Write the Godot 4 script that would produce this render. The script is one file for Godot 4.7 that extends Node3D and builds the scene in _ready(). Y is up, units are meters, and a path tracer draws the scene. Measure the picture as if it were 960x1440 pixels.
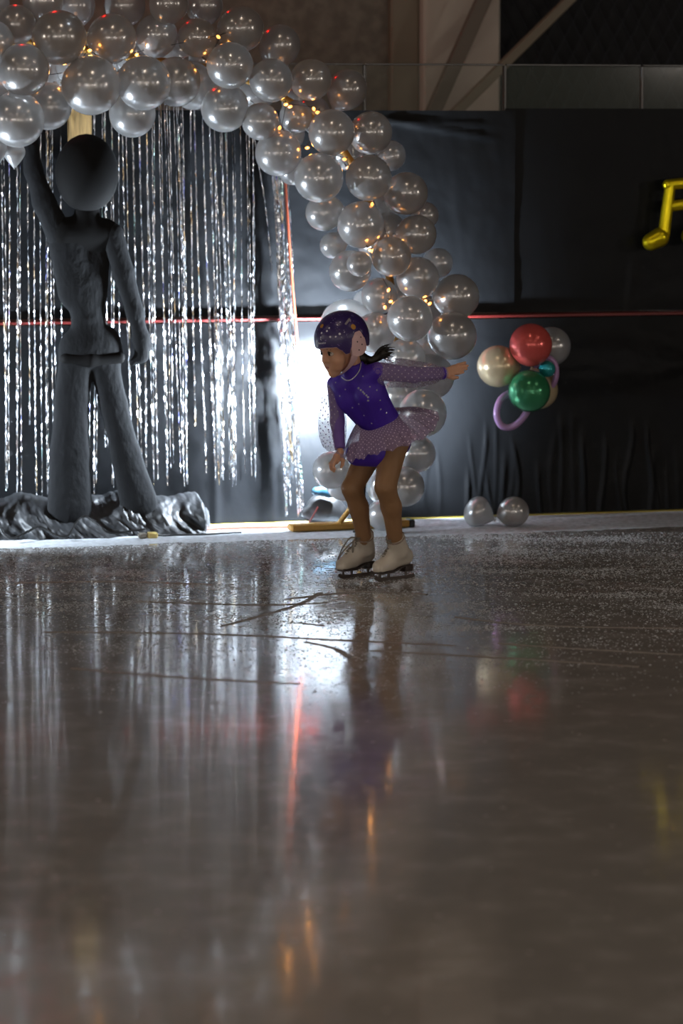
extends Node3D
# An ice rink at a show: a small skater in a violet dress in front of boards hung with black plastic,
# a garland arch of silver balloons, a foil fringe curtain and a black dancer figure.
# Units are metres, y is up. The rink boards stand at an angle of about 16 degrees to the picture.

const FOCAL := 5000.0                       # focal length in pixels of a 960 x 1440 frame
const EYE := Vector3(0, 1.70, 0)
var pitch := atan(540.0 / 5000.0)
const BOARD := Vector3(0, 0, -15.37)        # a point at the foot of the boards
const ALONG := Vector3(0.96247, 0, -0.27142)
const OUT := Vector3(0.27142, 0, 0.96247)   # from the boards towards the ice

var M := {}
var rng := RandomNumberGenerator.new()
var taken := {}

# ------------------------------------------------------------------ mesh builder
class MB:
	var v := PackedVector3Array()
	var uv := PackedVector2Array()
	var c := PackedColorArray()
	var idx := PackedInt32Array()

	func vert(p: Vector3, t := Vector2.ZERO, col := Color.WHITE) -> int:
		v.append(p)
		uv.append(t)
		c.append(col)
		return v.size() - 1

	func tri(a: int, b: int, d: int) -> void:
		idx.append(a)
		idx.append(b)
		idx.append(d)

	func quad(a: int, b: int, d: int, e: int) -> void:
		tri(a, b, d)
		tri(a, d, e)

	func out_tri(a: int, b: int, d: int, mid: Vector3) -> void:
		var n := (v[d] - v[a]).cross(v[b] - v[a])
		if n.dot((v[a] + v[b] + v[d]) / 3.0 - mid) >= 0.0:
			tri(a, b, d)
		else:
			tri(a, d, b)

	func add(o: MB, t := Transform3D.IDENTITY) -> void:
		var base := v.size()
		for p in o.v:
			v.append(t * p)
		uv.append_array(o.uv)
		c.append_array(o.c)
		for i in o.idx:
			idx.append(base + i)

	func moved(t: Transform3D) -> MB:
		for i in v.size():
			v[i] = t * v[i]
		return self

	func mesh(smooth := true, colored := false) -> ArrayMesh:
		var P := v
		var U := uv
		var C := c
		var I := idx
		var N := PackedVector3Array()
		if smooth:
			N.resize(P.size())
			for k in range(0, I.size(), 3):
				var n := (P[I[k + 2]] - P[I[k]]).cross(P[I[k + 1]] - P[I[k]])
				N[I[k]] += n
				N[I[k + 1]] += n
				N[I[k + 2]] += n
			for k in N.size():
				N[k] = N[k].normalized() if N[k].length_squared() > 1e-24 else Vector3.UP
		else:
			P = PackedVector3Array()
			U = PackedVector2Array()
			C = PackedColorArray()
			I = PackedInt32Array()
			for k in range(0, idx.size(), 3):
				var n := (v[idx[k + 2]] - v[idx[k]]).cross(v[idx[k + 1]] - v[idx[k]]).normalized()
				for q in 3:
					P.append(v[idx[k + q]])
					U.append(uv[idx[k + q]])
					C.append(c[idx[k + q]])
					N.append(n)
					I.append(k + q)
		var a := []
		a.resize(Mesh.ARRAY_MAX)
		a[Mesh.ARRAY_VERTEX] = P
		a[Mesh.ARRAY_NORMAL] = N
		a[Mesh.ARRAY_TEX_UV] = U
		if colored:
			a[Mesh.ARRAY_COLOR] = C
		a[Mesh.ARRAY_INDEX] = I
		var m := ArrayMesh.new()
		m.add_surface_from_arrays(Mesh.PRIMITIVE_TRIANGLES, a)
		return m

func box(size: Vector3, at := Vector3.ZERO, bevel := 0.004, turn := Basis.IDENTITY) -> MB:
	var o := MB.new()
	var h := size / 2.0
	var b: float = minf(bevel, minf(h.x, minf(h.y, h.z)) * 0.45)
	var id := {}
	for sx in [-1, 1]:
		for sy in [-1, 1]:
			for sz in [-1, 1]:
				var s := Vector3(sx, sy, sz)
				for ax in 3:
					var q := h - Vector3(b, b, b)
					q[ax] = h[ax]
					id[[sx, sy, sz, ax]] = o.vert(at + turn * (q * s))
	for ax in 3:
		var p: int = (ax + 1) % 3
		var r: int = (ax + 2) % 3
		for s in [-1, 1]:
			var f := []
			for w in [[-1, -1], [1, -1], [1, 1], [-1, 1]]:
				var k := [0, 0, 0]
				k[ax] = s
				k[p] = w[0]
				k[r] = w[1]
				f.append(id[[k[0], k[1], k[2], ax]])
			o.out_tri(f[0], f[1], f[2], at)
			o.out_tri(f[0], f[2], f[3], at)
		for w in [[-1, -1], [1, -1], [1, 1], [-1, 1]]:
			var lo := [0, 0, 0]
			lo[ax] = -1
			lo[p] = w[0]
			lo[r] = w[1]
			var hi := lo.duplicate()
			hi[ax] = 1
			var a0: int = id[[lo[0], lo[1], lo[2], p]]
			var a1: int = id[[lo[0], lo[1], lo[2], r]]
			var b0: int = id[[hi[0], hi[1], hi[2], p]]
			var b1: int = id[[hi[0], hi[1], hi[2], r]]
			o.out_tri(a0, a1, b1, at)
			o.out_tri(a0, b1, b0, at)
	for sx in [-1, 1]:
		for sy in [-1, 1]:
			for sz in [-1, 1]:
				o.out_tri(id[[sx, sy, sz, 0]], id[[sx, sy, sz, 1]], id[[sx, sy, sz, 2]], at)
	return o

func tube(pts: Array, radii, sides := 10, caps := true) -> MB:
	var o := MB.new()
	var n: int = pts.size()
	var side := Vector3.ZERO
	for k in n:
		var t: Vector3 = ((pts[mini(k + 1, n - 1)] as Vector3) - (pts[maxi(k - 1, 0)] as Vector3)).normalized()
		if side == Vector3.ZERO:
			side = t.cross(Vector3.UP if absf(t.y) < 0.9 else Vector3.RIGHT).normalized()
		side = (side - t * side.dot(t)).normalized()
		var up := t.cross(side)
		var r: float = radii[k] if radii is Array else radii
		for j in sides:
			var a := TAU * j / sides
			o.vert(pts[k] + (side * cos(a) + up * sin(a)) * r, Vector2(float(j) / sides, float(k) / n))
	for k in n - 1:
		for j in sides:
			var j2 := (j + 1) % sides
			o.quad(k * sides + j, (k + 1) * sides + j, (k + 1) * sides + j2, k * sides + j2)
	if caps:
		var s := o.vert(pts[0])
		var e := o.vert(pts[n - 1])
		for j in sides:
			var j2 := (j + 1) % sides
			o.tri(s, j, j2)
			o.tri(e, (n - 1) * sides + j2, (n - 1) * sides + j)
	return o

func curve(pts: Array, per := 8) -> Array:
	var out := []
	var n := pts.size()
	for k in n - 1:
		var p0: Vector3 = pts[maxi(k - 1, 0)]
		var p1: Vector3 = pts[k]
		var p2: Vector3 = pts[k + 1]
		var p3: Vector3 = pts[mini(k + 2, n - 1)]
		for q in per:
			out.append(p1.cubic_interpolate(p2, p0, p3, float(q) / per))
	out.append(pts[n - 1])
	return out

func ring_at(pts: Array, t: float) -> Vector3:          # smooth closed loop through pts, t 0..1
	var n := pts.size()
	var f := fposmod(t, 1.0) * n
	var k := int(f)
	return (pts[k % n] as Vector3).cubic_interpolate(pts[(k + 1) % n], pts[(k + n - 1) % n], pts[(k + 2) % n], f - k)

func lathe(profile: Array, segs := 24) -> MB:            # profile of Vector2(radius, height), from the top down
	var o := MB.new()
	for k in profile.size():
		for j in segs:
			var a := TAU * j / segs
			o.vert(Vector3(cos(a) * profile[k].x, profile[k].y, -sin(a) * profile[k].x), Vector2(float(j) / segs, float(k) / profile.size()))
	for k in profile.size() - 1:
		for j in segs:
			var j2 := (j + 1) % segs
			o.quad(k * segs + j, k * segs + j2, (k + 1) * segs + j2, (k + 1) * segs + j)
	return o

func grid(f: Callable, nu: int, nv: int, scale := Vector2.ONE, closed := false, flip := false) -> MB:
	var o := MB.new()
	for j in nv + 1:
		for i in nu + 1:
			var a := float(i) / nu
			var b := float(j) / nv
			o.vert(f.call(a, b), Vector2(a, b) * scale)
	for j in nv:
		for i in nu:
			var a := j * (nu + 1) + i
			if flip:
				o.quad(a, a + nu + 1, a + nu + 2, a + 1)
			else:
				o.quad(a, a + 1, a + nu + 2, a + nu + 1)
	return o

# Smoothly joined tapered capsules, meshed as surface nets. bones: [a, b, radius_a, radius_b]; clips: [point, normal], cut away in front of the plane
func blob(bones: Array, cell: float, k: float, grow := 0.0, clips := []) -> MB:
	var lo := Vector3(1e9, 1e9, 1e9)
	var hi := -lo
	for b in bones:
		var m: float = maxf(b[2], b[3])
		lo = lo.min((b[0] as Vector3).min(b[1]) - Vector3(m, m, m))
		hi = hi.max((b[0] as Vector3).max(b[1]) + Vector3(m, m, m))
	var pad := grow + 4.0 * cell + 2.0 * k
	lo -= Vector3(pad, pad, pad)
	hi += Vector3(pad, pad, pad)
	var nx := int((hi.x - lo.x) / cell) + 2
	var ny := int((hi.y - lo.y) / cell) + 2
	var nz := int((hi.z - lo.z) / cell) + 2
	var acc := PackedFloat32Array()
	acc.resize(nx * ny * nz)
	var nxy := nx * ny
	for b in bones:
		var a: Vector3 = b[0]
		var e: Vector3 = b[1]
		var ra: float = b[2]
		var dr: float = b[3] - ra
		var m: float = maxf(b[2], b[3]) + grow + 3.0 * cell + 2.5 * k
		var p0 := (a.min(e) - Vector3(m, m, m) - lo) / cell
		var p1 := (a.max(e) + Vector3(m, m, m) - lo) / cell
		var ab := e - a
		var l2 := maxf(ab.length_squared(), 1e-9)
		for z in range(maxi(0, int(p0.z)), mini(nz - 1, int(p1.z) + 1) + 1):
			for y in range(maxi(0, int(p0.y)), mini(ny - 1, int(p1.y) + 1) + 1):
				var row := z * nxy + y * nx
				for x in range(maxi(0, int(p0.x)), mini(nx - 1, int(p1.x) + 1) + 1):
					var q := lo + Vector3(x, y, z) * cell - a
					var t := clampf(q.dot(ab) / l2, 0.0, 1.0)
					acc[row + x] += exp((ra + dr * t + grow - (q - ab * t).length()) / k)
	for z in nz:
		for y in ny:
			var row := z * nxy + y * nx
			for x in nx:
				var s := acc[row + x]
				if s <= 0.0:
					acc[row + x] = 1.0
					continue
				var d := -k * log(s)
				for cl in clips:
					d = maxf(d, (lo + Vector3(x, y, z) * cell - (cl[0] as Vector3)).dot(cl[1]))
				acc[row + x] = d
	var o := MB.new()
	var ids := PackedInt32Array()
	ids.resize(acc.size())
	ids.fill(-1)
	var corner := [0, 1, nx, nx + 1, nxy, nxy + 1, nxy + nx, nxy + nx + 1]
	var cpos := [Vector3(0, 0, 0), Vector3(1, 0, 0), Vector3(0, 1, 0), Vector3(1, 1, 0), Vector3(0, 0, 1), Vector3(1, 0, 1), Vector3(0, 1, 1), Vector3(1, 1, 1)]
	var edges := [[0, 1], [2, 3], [4, 5], [6, 7], [0, 2], [1, 3], [4, 6], [5, 7], [0, 4], [1, 5], [2, 6], [3, 7]]
	for z in nz - 1:
		for y in ny - 1:
			var row := z * nxy + y * nx
			for x in nx - 1:
				var i := row + x
				var s0 := acc[i] < 0.0
				if s0 == (acc[i + 1] < 0.0) and s0 == (acc[i + nx] < 0.0) and s0 == (acc[i + nx + 1] < 0.0) and s0 == (acc[i + nxy] < 0.0) and s0 == (acc[i + nxy + 1] < 0.0) and s0 == (acc[i + nxy + nx] < 0.0) and s0 == (acc[i + nxy + nx + 1] < 0.0):
					continue
				var sum := Vector3.ZERO
				var n := 0
				for ed in edges:
					var va := acc[i + corner[ed[0]]]
					var vb := acc[i + corner[ed[1]]]
					if (va < 0.0) != (vb < 0.0):
						sum += (cpos[ed[0]] as Vector3).lerp(cpos[ed[1]], va / (va - vb))
						n += 1
				ids[i] = o.vert(lo + (Vector3(x, y, z) + sum / n) * cell)
	for z in range(1, nz - 1):
		for y in range(1, ny - 1):
			var row := z * nxy + y * nx
			for x in range(1, nx - 1):
				var i := row + x
				var s0 := acc[i] < 0.0
				if s0 != (acc[i + 1] < 0.0):
					var q := [ids[i - nx - nxy], ids[i - nx], ids[i], ids[i - nxy]]
					if s0: o.quad(q[0], q[1], q[2], q[3])
					else: o.quad(q[0], q[3], q[2], q[1])
				if s0 != (acc[i + nx] < 0.0):
					var q := [ids[i - 1 - nxy], ids[i - nxy], ids[i], ids[i - 1]]
					if s0: o.quad(q[0], q[1], q[2], q[3])
					else: o.quad(q[0], q[3], q[2], q[1])
				if s0 != (acc[i + nxy] < 0.0):
					var q := [ids[i - 1 - nx], ids[i - 1], ids[i], ids[i - nx]]
					if s0: o.quad(q[0], q[1], q[2], q[3])
					else: o.quad(q[0], q[3], q[2], q[1])
	return o

# ------------------------------------------------------------------ places
func sight(u: float, v: float) -> Vector3:
	return Vector3((u - 480.0) / FOCAL, (720.0 - v) / FOCAL, -1).rotated(Vector3.RIGHT, -pitch)

func by_boards(u: float, v: float, off := 0.0) -> Vector3:      # a point that many metres in front of the boards
	var d := sight(u, v)
	return EYE + d * ((BOARD + OUT * off - EYE).dot(OUT) / d.dot(OUT))

func on_ice(u: float, v: float) -> Vector3:
	var d := sight(u, v)
	return EYE + d * (-EYE.y / d.y)

func W(u: float, v: float, off := 0.0) -> Vector3:              # the same point in the boards' own axes: along, up, out
	var p := by_boards(u, v, off) - BOARD
	return Vector3(p.dot(ALONG), p.y, off)

func boards_frame(along := 0.0) -> Transform3D:
	return Transform3D(Basis(ALONG, Vector3.UP, OUT), BOARD + ALONG * along)

# ------------------------------------------------------------------ objects
func numbered(called: String) -> String:
	var n: int = taken.get(called, 0)
	taken[called] = n + 1
	return called if n == 0 else "%s_%03d" % [called, n]

func tag(o: Node3D, label: String, category: String, group := "", kind := "") -> Node3D:
	if label: o.set_meta("label", label)
	if category: o.set_meta("category", category)
	if group: o.set_meta("group", group)
	if kind: o.set_meta("kind", kind)
	return o

func thing(called: String, t: Transform3D, label: String, category: String, group := "") -> Node3D:
	var o := Node3D.new()
	o.name = numbered(called)
	add_child(o)
	o.transform = t
	return tag(o, label, category, group)

func part(called: String, m: Mesh, mat: Material, parent: Node3D, t := Transform3D.IDENTITY) -> MeshInstance3D:
	var o := MeshInstance3D.new()
	o.name = called if parent != self else numbered(called)
	o.mesh = m
	o.material_override = mat
	o.transform = t
	parent.add_child(o, true)
	return o

func mat(called: String, col: Color, rough := 0.5, metal := 0.0) -> StandardMaterial3D:
	var m := StandardMaterial3D.new()
	m.resource_name = called
	m.albedo_color = col
	m.roughness = rough
	m.metallic = metal
	M[called] = m
	return m

func noise_tex(size: int, freq: float, sd: int, normal := 0.0, ramp = null, octaves := 4) -> NoiseTexture2D:
	var n := FastNoiseLite.new()
	n.noise_type = FastNoiseLite.TYPE_SIMPLEX_SMOOTH
	n.seed = sd
	n.frequency = freq
	n.fractal_octaves = octaves
	var t := NoiseTexture2D.new()
	t.width = size
	t.height = size
	t.seamless = true
	t.noise = n
	if normal > 0.0:
		t.as_normal_map = true
		t.bump_strength = normal
	if ramp:
		var g := Gradient.new()
		g.offsets = PackedFloat32Array(ramp[0])
		g.colors = PackedColorArray(ramp[1])
		t.color_ramp = g
	return t

func glow(called: String, col: Color, energy: float) -> StandardMaterial3D:
	var m := mat(called, Color(0.9, 0.9, 0.9), 0.4)
	m.emission_enabled = true
	m.emission = col
	m.emission_energy_multiplier = energy
	return m

func materials() -> void:
	var ice := mat("ice", Color(1, 1, 1), 1.0)
	ice.albedo_texture = noise_tex(1024, 0.012, 3, 0.0, [[0.0, 0.42, 0.58, 1.0], [Color(0.59, 0.575, 0.56), Color(0.61, 0.595, 0.58), Color(0.63, 0.615, 0.60), Color(0.72, 0.71, 0.70)]], 6)
	ice.roughness_texture = noise_tex(1024, 0.05, 13, 0.0, [[0.0, 0.52, 0.76, 1.0], [Color(0.06, 0.06, 0.06), Color(0.075, 0.075, 0.075), Color(0.22, 0.22, 0.22), Color(0.36, 0.36, 0.36)]], 6)
	ice.metallic_specular = 0.58
	ice.normal_enabled = true
	ice.normal_texture = noise_tex(1024, 0.02, 11, 2.0, null, 5)
	ice.normal_scale = 0.003
	ice.uv1_scale = Vector3(0.33, 0.33, 1)
	var snow := mat("snow", Color(0.80, 0.82, 0.84), 0.8)
	snow.albedo_texture = noise_tex(512, 0.05, 5, 0.0, [[0.2, 0.8], [Color(0.8, 0.8, 0.8), Color(1, 1, 1)]])
	snow.uv1_triplanar = true
	var scrape := mat("scrape", Color(0.60, 0.58, 0.56), 0.8)
	scrape.uv1_triplanar = true

	var plastic := mat("black_plastic", Color(0.06, 0.063, 0.069), 0.40)
	plastic.metallic_specular = 0.24
	plastic.normal_enabled = true
	plastic.normal_texture = noise_tex(512, 0.015, 21, 3.0)
	plastic.normal_scale = 0.12
	plastic.uv1_scale = Vector3(1.2, 1.2, 1)
	var cloth := mat("black_cloth", Color(0.11, 0.114, 0.122), 0.55)
	cloth.normal_enabled = true
	cloth.normal_texture = noise_tex(512, 0.02, 23, 4.0)
	cloth.normal_scale = 0.5
	cloth.uv1_triplanar = true
	cloth.uv1_scale = Vector3(2.5, 2.5, 2.5)
	var puff := mat("wrapped_film", Color(0.095, 0.097, 0.102), 0.8)
	puff.metallic_specular = 0.25
	puff.normal_enabled = true
	puff.normal_texture = noise_tex(512, 0.03, 29, 5.0)
	puff.normal_scale = 0.35
	puff.uv1_triplanar = true
	puff.uv1_scale = Vector3(1.6, 0.9, 1.6)
	mat("black_latex", Color(0.07, 0.067, 0.066), 0.75).metallic_specular = 0.2
	mat("black_rubber", Color(0.05, 0.05, 0.055), 0.45)

	var b := mat("silver_balloon", Color(0.68, 0.675, 0.67, 0.54), 0.22, 0.64)
	b.transparency = BaseMaterial3D.TRANSPARENCY_ALPHA
	b.backlight_enabled = true
	b.backlight = Color(0.58, 0.58, 0.58)
	b.clearcoat_enabled = true
	b.clearcoat = 0.6
	b.clearcoat_roughness = 0.08
	mat("red_balloon", Color(0.84, 0.36, 0.34), 0.22, 0.35)
	mat("gold_balloon", Color(0.78, 0.71, 0.58), 0.22, 0.4)
	mat("green_balloon", Color(0.22, 0.54, 0.37), 0.22, 0.45)
	mat("teal_balloon", Color(0.16, 0.58, 0.60), 0.22, 0.4)
	mat("lilac_balloon", Color(0.66, 0.52, 0.70), 0.3, 0.1)
	mat("gold_foil", Color(0.90, 0.82, 0.10), 0.28, 0.85)
	mat("cyan_film", Color(0.06, 0.22, 0.29), 0.5)

	var foil := mat("silver_foil", Color(0.98, 0.99, 1), 0.22, 1.0)
	foil.vertex_color_use_as_albedo = true
	mat("red_paint", Color(0.38, 0.11, 0.10), 0.4)
	mat("yellow_paint", Color(0.56, 0.41, 0.12), 0.6)
	mat("yellow_plate", Color(0.62, 0.55, 0.22), 0.5)
	mat("white_board", Color(0.75, 0.75, 0.73), 0.4)
	mat("orange_cord", Color(0.52, 0.23, 0.14), 0.45)
	mat("black_cable", Color(0.05, 0.05, 0.05), 0.5)
	mat("cream_plug", Color(0.80, 0.72, 0.45), 0.5)
	mat("dark_metal", Color(0.10, 0.10, 0.11), 0.45, 0.6)
	mat("steel", Color(0.42, 0.42, 0.42), 0.4, 0.8)
	mat("brace_steel", Color(0.45, 0.42, 0.36), 0.6)
	var wall := mat("hall_wall", Color(0.46, 0.445, 0.41), 0.85)
	wall.albedo_texture = noise_tex(512, 0.02, 31, 0.0, [[0.2, 0.8], [Color(0.85, 0.85, 0.85), Color(1, 1, 1)]])
	wall.uv1_triplanar = true
	mat("hall_column", Color(0.70, 0.68, 0.64), 0.85)
	mat("brace_dull", Color(0.40, 0.375, 0.34), 0.7)
	mat("hall_dark", Color(0.13, 0.135, 0.15), 0.8)
	mat("net", Color(0.16, 0.17, 0.20), 0.7)
	mat("roof", Color(0.30, 0.29, 0.28), 0.9)
	var plank := mat("plank", Color(0.62, 0.50, 0.30), 0.7)
	plank.albedo_texture = noise_tex(256, 0.03, 37, 0.0, [[0.2, 0.8], [Color(0.8, 0.8, 0.8), Color(1, 1, 1)]])
	plank.uv1_triplanar = true
	plank.uv1_scale = Vector3(8, 0.8, 8)
	var g := mat("glass", Color(0.60, 0.70, 0.65, 0.04), 0.05)
	g.transparency = BaseMaterial3D.TRANSPARENCY_ALPHA

	# the skater
	var skin := mat("skin", Color(0.80, 0.61, 0.50), 0.5)
	skin.subsurf_scatter_enabled = true
	skin.subsurf_scatter_strength = 0.15
	mat("lips", Color(0.62, 0.34, 0.29), 0.65)
	mat("eye_white", Color(0.78, 0.74, 0.70), 0.2)
	mat("iris", Color(0.07, 0.05, 0.04), 0.15)
	mat("hair", Color(0.10, 0.07, 0.05), 0.45)
	var tights := mat("tights", Color(0.57, 0.43, 0.30), 0.55)
	tights.rim_enabled = true
	tights.rim = 0.3
	tights.rim_tint = 0.6
	var velvet := mat("violet_velvet", Color(0.27, 0.13, 0.66), 0.55)
	velvet.rim_enabled = true
	velvet.rim = 0.3
	velvet.rim_tint = 0.8
	mat("violet_sleeve", Color(0.44, 0.33, 0.64), 0.6)
	mat("rhinestone", Color(0.9, 0.9, 0.95), 0.1, 0.6)
	mat("silver_trim", Color(0.75, 0.75, 0.80), 0.3, 0.5)
	mat("boot_leather", Color(0.80, 0.77, 0.72), 0.4)
	mat("boot_lining", Color(0.62, 0.55, 0.50), 0.8)
	mat("boot_sole", Color(0.22, 0.18, 0.17), 0.45)
	mat("blade", Color(0.38, 0.35, 0.335), 0.35, 0.3)
	mat("lace", Color(0.50, 0.48, 0.44), 0.7)
	mat("helmet_lining", Color(0.86, 0.72, 0.73), 0.6)
	mat("helmet_print", Color(0.86, 0.86, 0.90), 0.4)
	var helmet := mat("helmet_shell", Color(1, 1, 1), 0.3)
	helmet.albedo_texture = helmet_print()
	M.sheer = sheer(0.34, Color(0.70, 0.64, 0.76), Color(0.74, 0.69, 0.80), "sheer_sleeve")
	M.skirt = sheer(0.56, Color(0.62, 0.54, 0.68), Color(0.88, 0.82, 0.90), "sheer_skirt")

func sheer(thick: float, net: Color, dot: Color, called: String) -> StandardMaterial3D:   # netting with flocked dots
	var im := Image.create(64, 64, false, Image.FORMAT_RGBA8)
	for y in 64:
		for x in 64:
			var d: float = minf(Vector2(x - 16, y - 16).length(), Vector2(x - 48, y - 48).length())
			var k := smoothstep(7.5, 5.5, d)
			var weave: float = thick + 0.05 * float((x + y) % 2)
			var col := net.lerp(dot, k)
			col.a = lerpf(weave, 0.97, k)
			im.set_pixel(x, y, col)
	var m := mat(called, Color(1, 1, 1), 0.6)
	m.albedo_texture = ImageTexture.create_from_image(im)
	m.transparency = BaseMaterial3D.TRANSPARENCY_ALPHA
	return m

func helmet_print() -> ImageTexture:              # a night sky of dots, little planets and stars
	var im := Image.create(512, 256, false, Image.FORMAT_RGB8)
	im.fill(Color(0.21, 0.15, 0.38))
	var r := RandomNumberGenerator.new()
	r.seed = 5
	for k in 330:
		var x := r.randi_range(2, 506)
		var y := r.randi_range(2, 250)
		var s: int = [1, 1, 1, 2, 2, 3][r.randi_range(0, 5)]
		var col: Color = [Color(0.80, 0.80, 0.88), Color(0.50, 0.42, 0.66), Color(0.42, 0.30, 0.48), Color(0.35, 0.33, 0.55)][r.randi_range(0, 3)]
		for dy in range(-s, s + 1):
			for dx in range(-s, s + 1):
				if dx * dx + dy * dy <= s * s and x + dx >= 0 and x + dx < 512 and y + dy >= 0 and y + dy < 256:
					im.set_pixel(x + dx, y + dy, col)
	return ImageTexture.create_from_image(im)

# ------------------------------------------------------------------ the scene
func _ready() -> void:
	rng.seed = 20
	camera_and_light()
	materials()
	hall()
	rink()
	sheets()
	backdrop()
	fringe()
	dancer()
	arch()
	small_things()
	skater()

func camera_and_light() -> void:
	var cam := Camera3D.new()
	cam.name = "camera"
	cam.position = EYE
	cam.rotation.x = -pitch
	cam.fov = rad_to_deg(2.0 * atan(720.0 / FOCAL))
	cam.near = 0.1
	cam.far = 100.0
	var at := CameraAttributesPhysical.new()
	at.frustum_focal_length = 12.0 * FOCAL / 720.0      # on a frame 24 mm high
	at.frustum_focus_distance = 13.35
	at.exposure_aperture = 1.9
	cam.attributes = at
	add_child(cam)
	var e := Environment.new()
	e.background_mode = Environment.BG_COLOR
	e.background_color = Color(0.02, 0.02, 0.02)
	e.tonemap_mode = Environment.TONE_MAPPER_LINEAR
	e.tonemap_exposure = 1.45
	e.sdfgi_enabled = true
	e.ssao_enabled = true
	e.ssil_enabled = true
	var we := WorldEnvironment.new()
	we.name = "environment"
	we.environment = e
	add_child(we)

func area(at: Vector3, towards: Vector3, size: Vector2, col: Color, energy: float) -> void:
	var l := AreaLight3D.new()
	l.name = "area_light"
	l.area_size = size
	l.light_color = col
	l.light_energy = energy
	l.shadow_enabled = true
	l.area_range = 60.0
	add_child(l, true)
	l.look_at_from_position(at, at + towards, Vector3.UP if absf(towards.normalized().y) < 0.95 else Vector3.RIGHT)

func omni(at: Vector3, col: Color, energy: float, size := 0.02) -> void:
	var l := OmniLight3D.new()
	l.name = "omni_light"
	l.light_color = col
	l.light_energy = energy
	l.light_size = size
	l.omni_range = 60.0
	l.omni_attenuation = 2.0
	l.shadow_enabled = true
	add_child(l, true)
	l.position = at

func wall_box(called: String, size: Vector3, at: Vector3, m: Material, turn := 0.0) -> MeshInstance3D:
	var o := part(called, box(size, Vector3.ZERO, 0.002).mesh(false), m, self, Transform3D(Basis(Vector3.UP, turn), at))
	o.set_meta("kind", "structure")
	return o

func hall() -> void:
	wall_box("ceiling", Vector3(34, 0.3, 36), Vector3(0, 8.15, -6), M.roof)
	wall_box("wall_left", Vector3(0.3, 8, 36), Vector3(-16, 4, -6), M.hall_wall)
	wall_box("wall_right", Vector3(0.3, 8, 36), Vector3(16, 4, -6), M.hall_wall)
	wall_box("wall_front", Vector3(32, 8, 0.3), Vector3(0, 4, 11.8), M.hall_wall)
	# a row of lit lamps along the far side of the rink, behind the photographer
	var plate := glow("lamp_face", Color(1.0, 0.95, 0.90), 55.0)
	var row := [[-10.5, 11.6, 0, 1.0], [-6.5, 11.6, 0, 1.2], [-2.0, 11.6, 0, 0.7], [2.5, 11.6, 0, 0.7], [7.0, 11.6, 0, 1.2], [11.0, 11.6, 0, 1.0],
		[15.8, 3.0, 1, 1.2], [15.8, -6.0, 1, 1.6], [-15.8, 2.0, -1, 1.2], [-15.8, -7.0, -1, 1.6]]
	for r in row:
		var inward := Vector3(0, 0, -1) if r[2] == 0 else Vector3(-r[2], 0, 0)
		var turn := Basis.looking_at(inward)
		var t := thing("wall_lamp", Transform3D(turn, Vector3(r[0], 2.9, r[1])), "small wall lamp with a frosted face above the far stands", "lamp", "lamps round the rink")
		part("housing", box(Vector3(0.7, 0.3, 0.12), Vector3(0, 0, 0.02), 0.01).mesh(false), M.dark_metal, t)
		part("lamp_face", box(Vector3(0.6, 0.2, 0.02), Vector3(0, 0, -0.05), 0.004).mesh(false), plate, t)
		area(Vector3(r[0], 2.9, r[1]) + inward * 0.08, inward, Vector2(0.6, 0.2), Color(1.0, 0.95, 0.90), 5.5 * r[3])
	# dim ceiling lamps
	for x in [-7.0, 0.0, 7.0]:
		for z in [-9.5, -2.0, 5.0]:
			var t := thing("ceiling_lamp", Transform3D(Basis.IDENTITY, Vector3(x, 7.9, z)), "dimmed strip lamp under the rink roof", "lamp", "ceiling lamps")
			part("housing", box(Vector3(1.3, 0.1, 0.3), Vector3(0, 0.03, 0), 0.01).mesh(false), M.dark_metal, t)
			part("lamp_face", box(Vector3(1.2, 0.02, 0.24), Vector3(0, -0.03, 0), 0.004).mesh(false), glow("dim_face", Color(1.0, 0.85, 0.68), 1.5), t)
			area(Vector3(x, 7.85, z), Vector3.DOWN, Vector2(1.2, 0.24), Color(1.0, 0.91, 0.82), 2.4)

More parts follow.
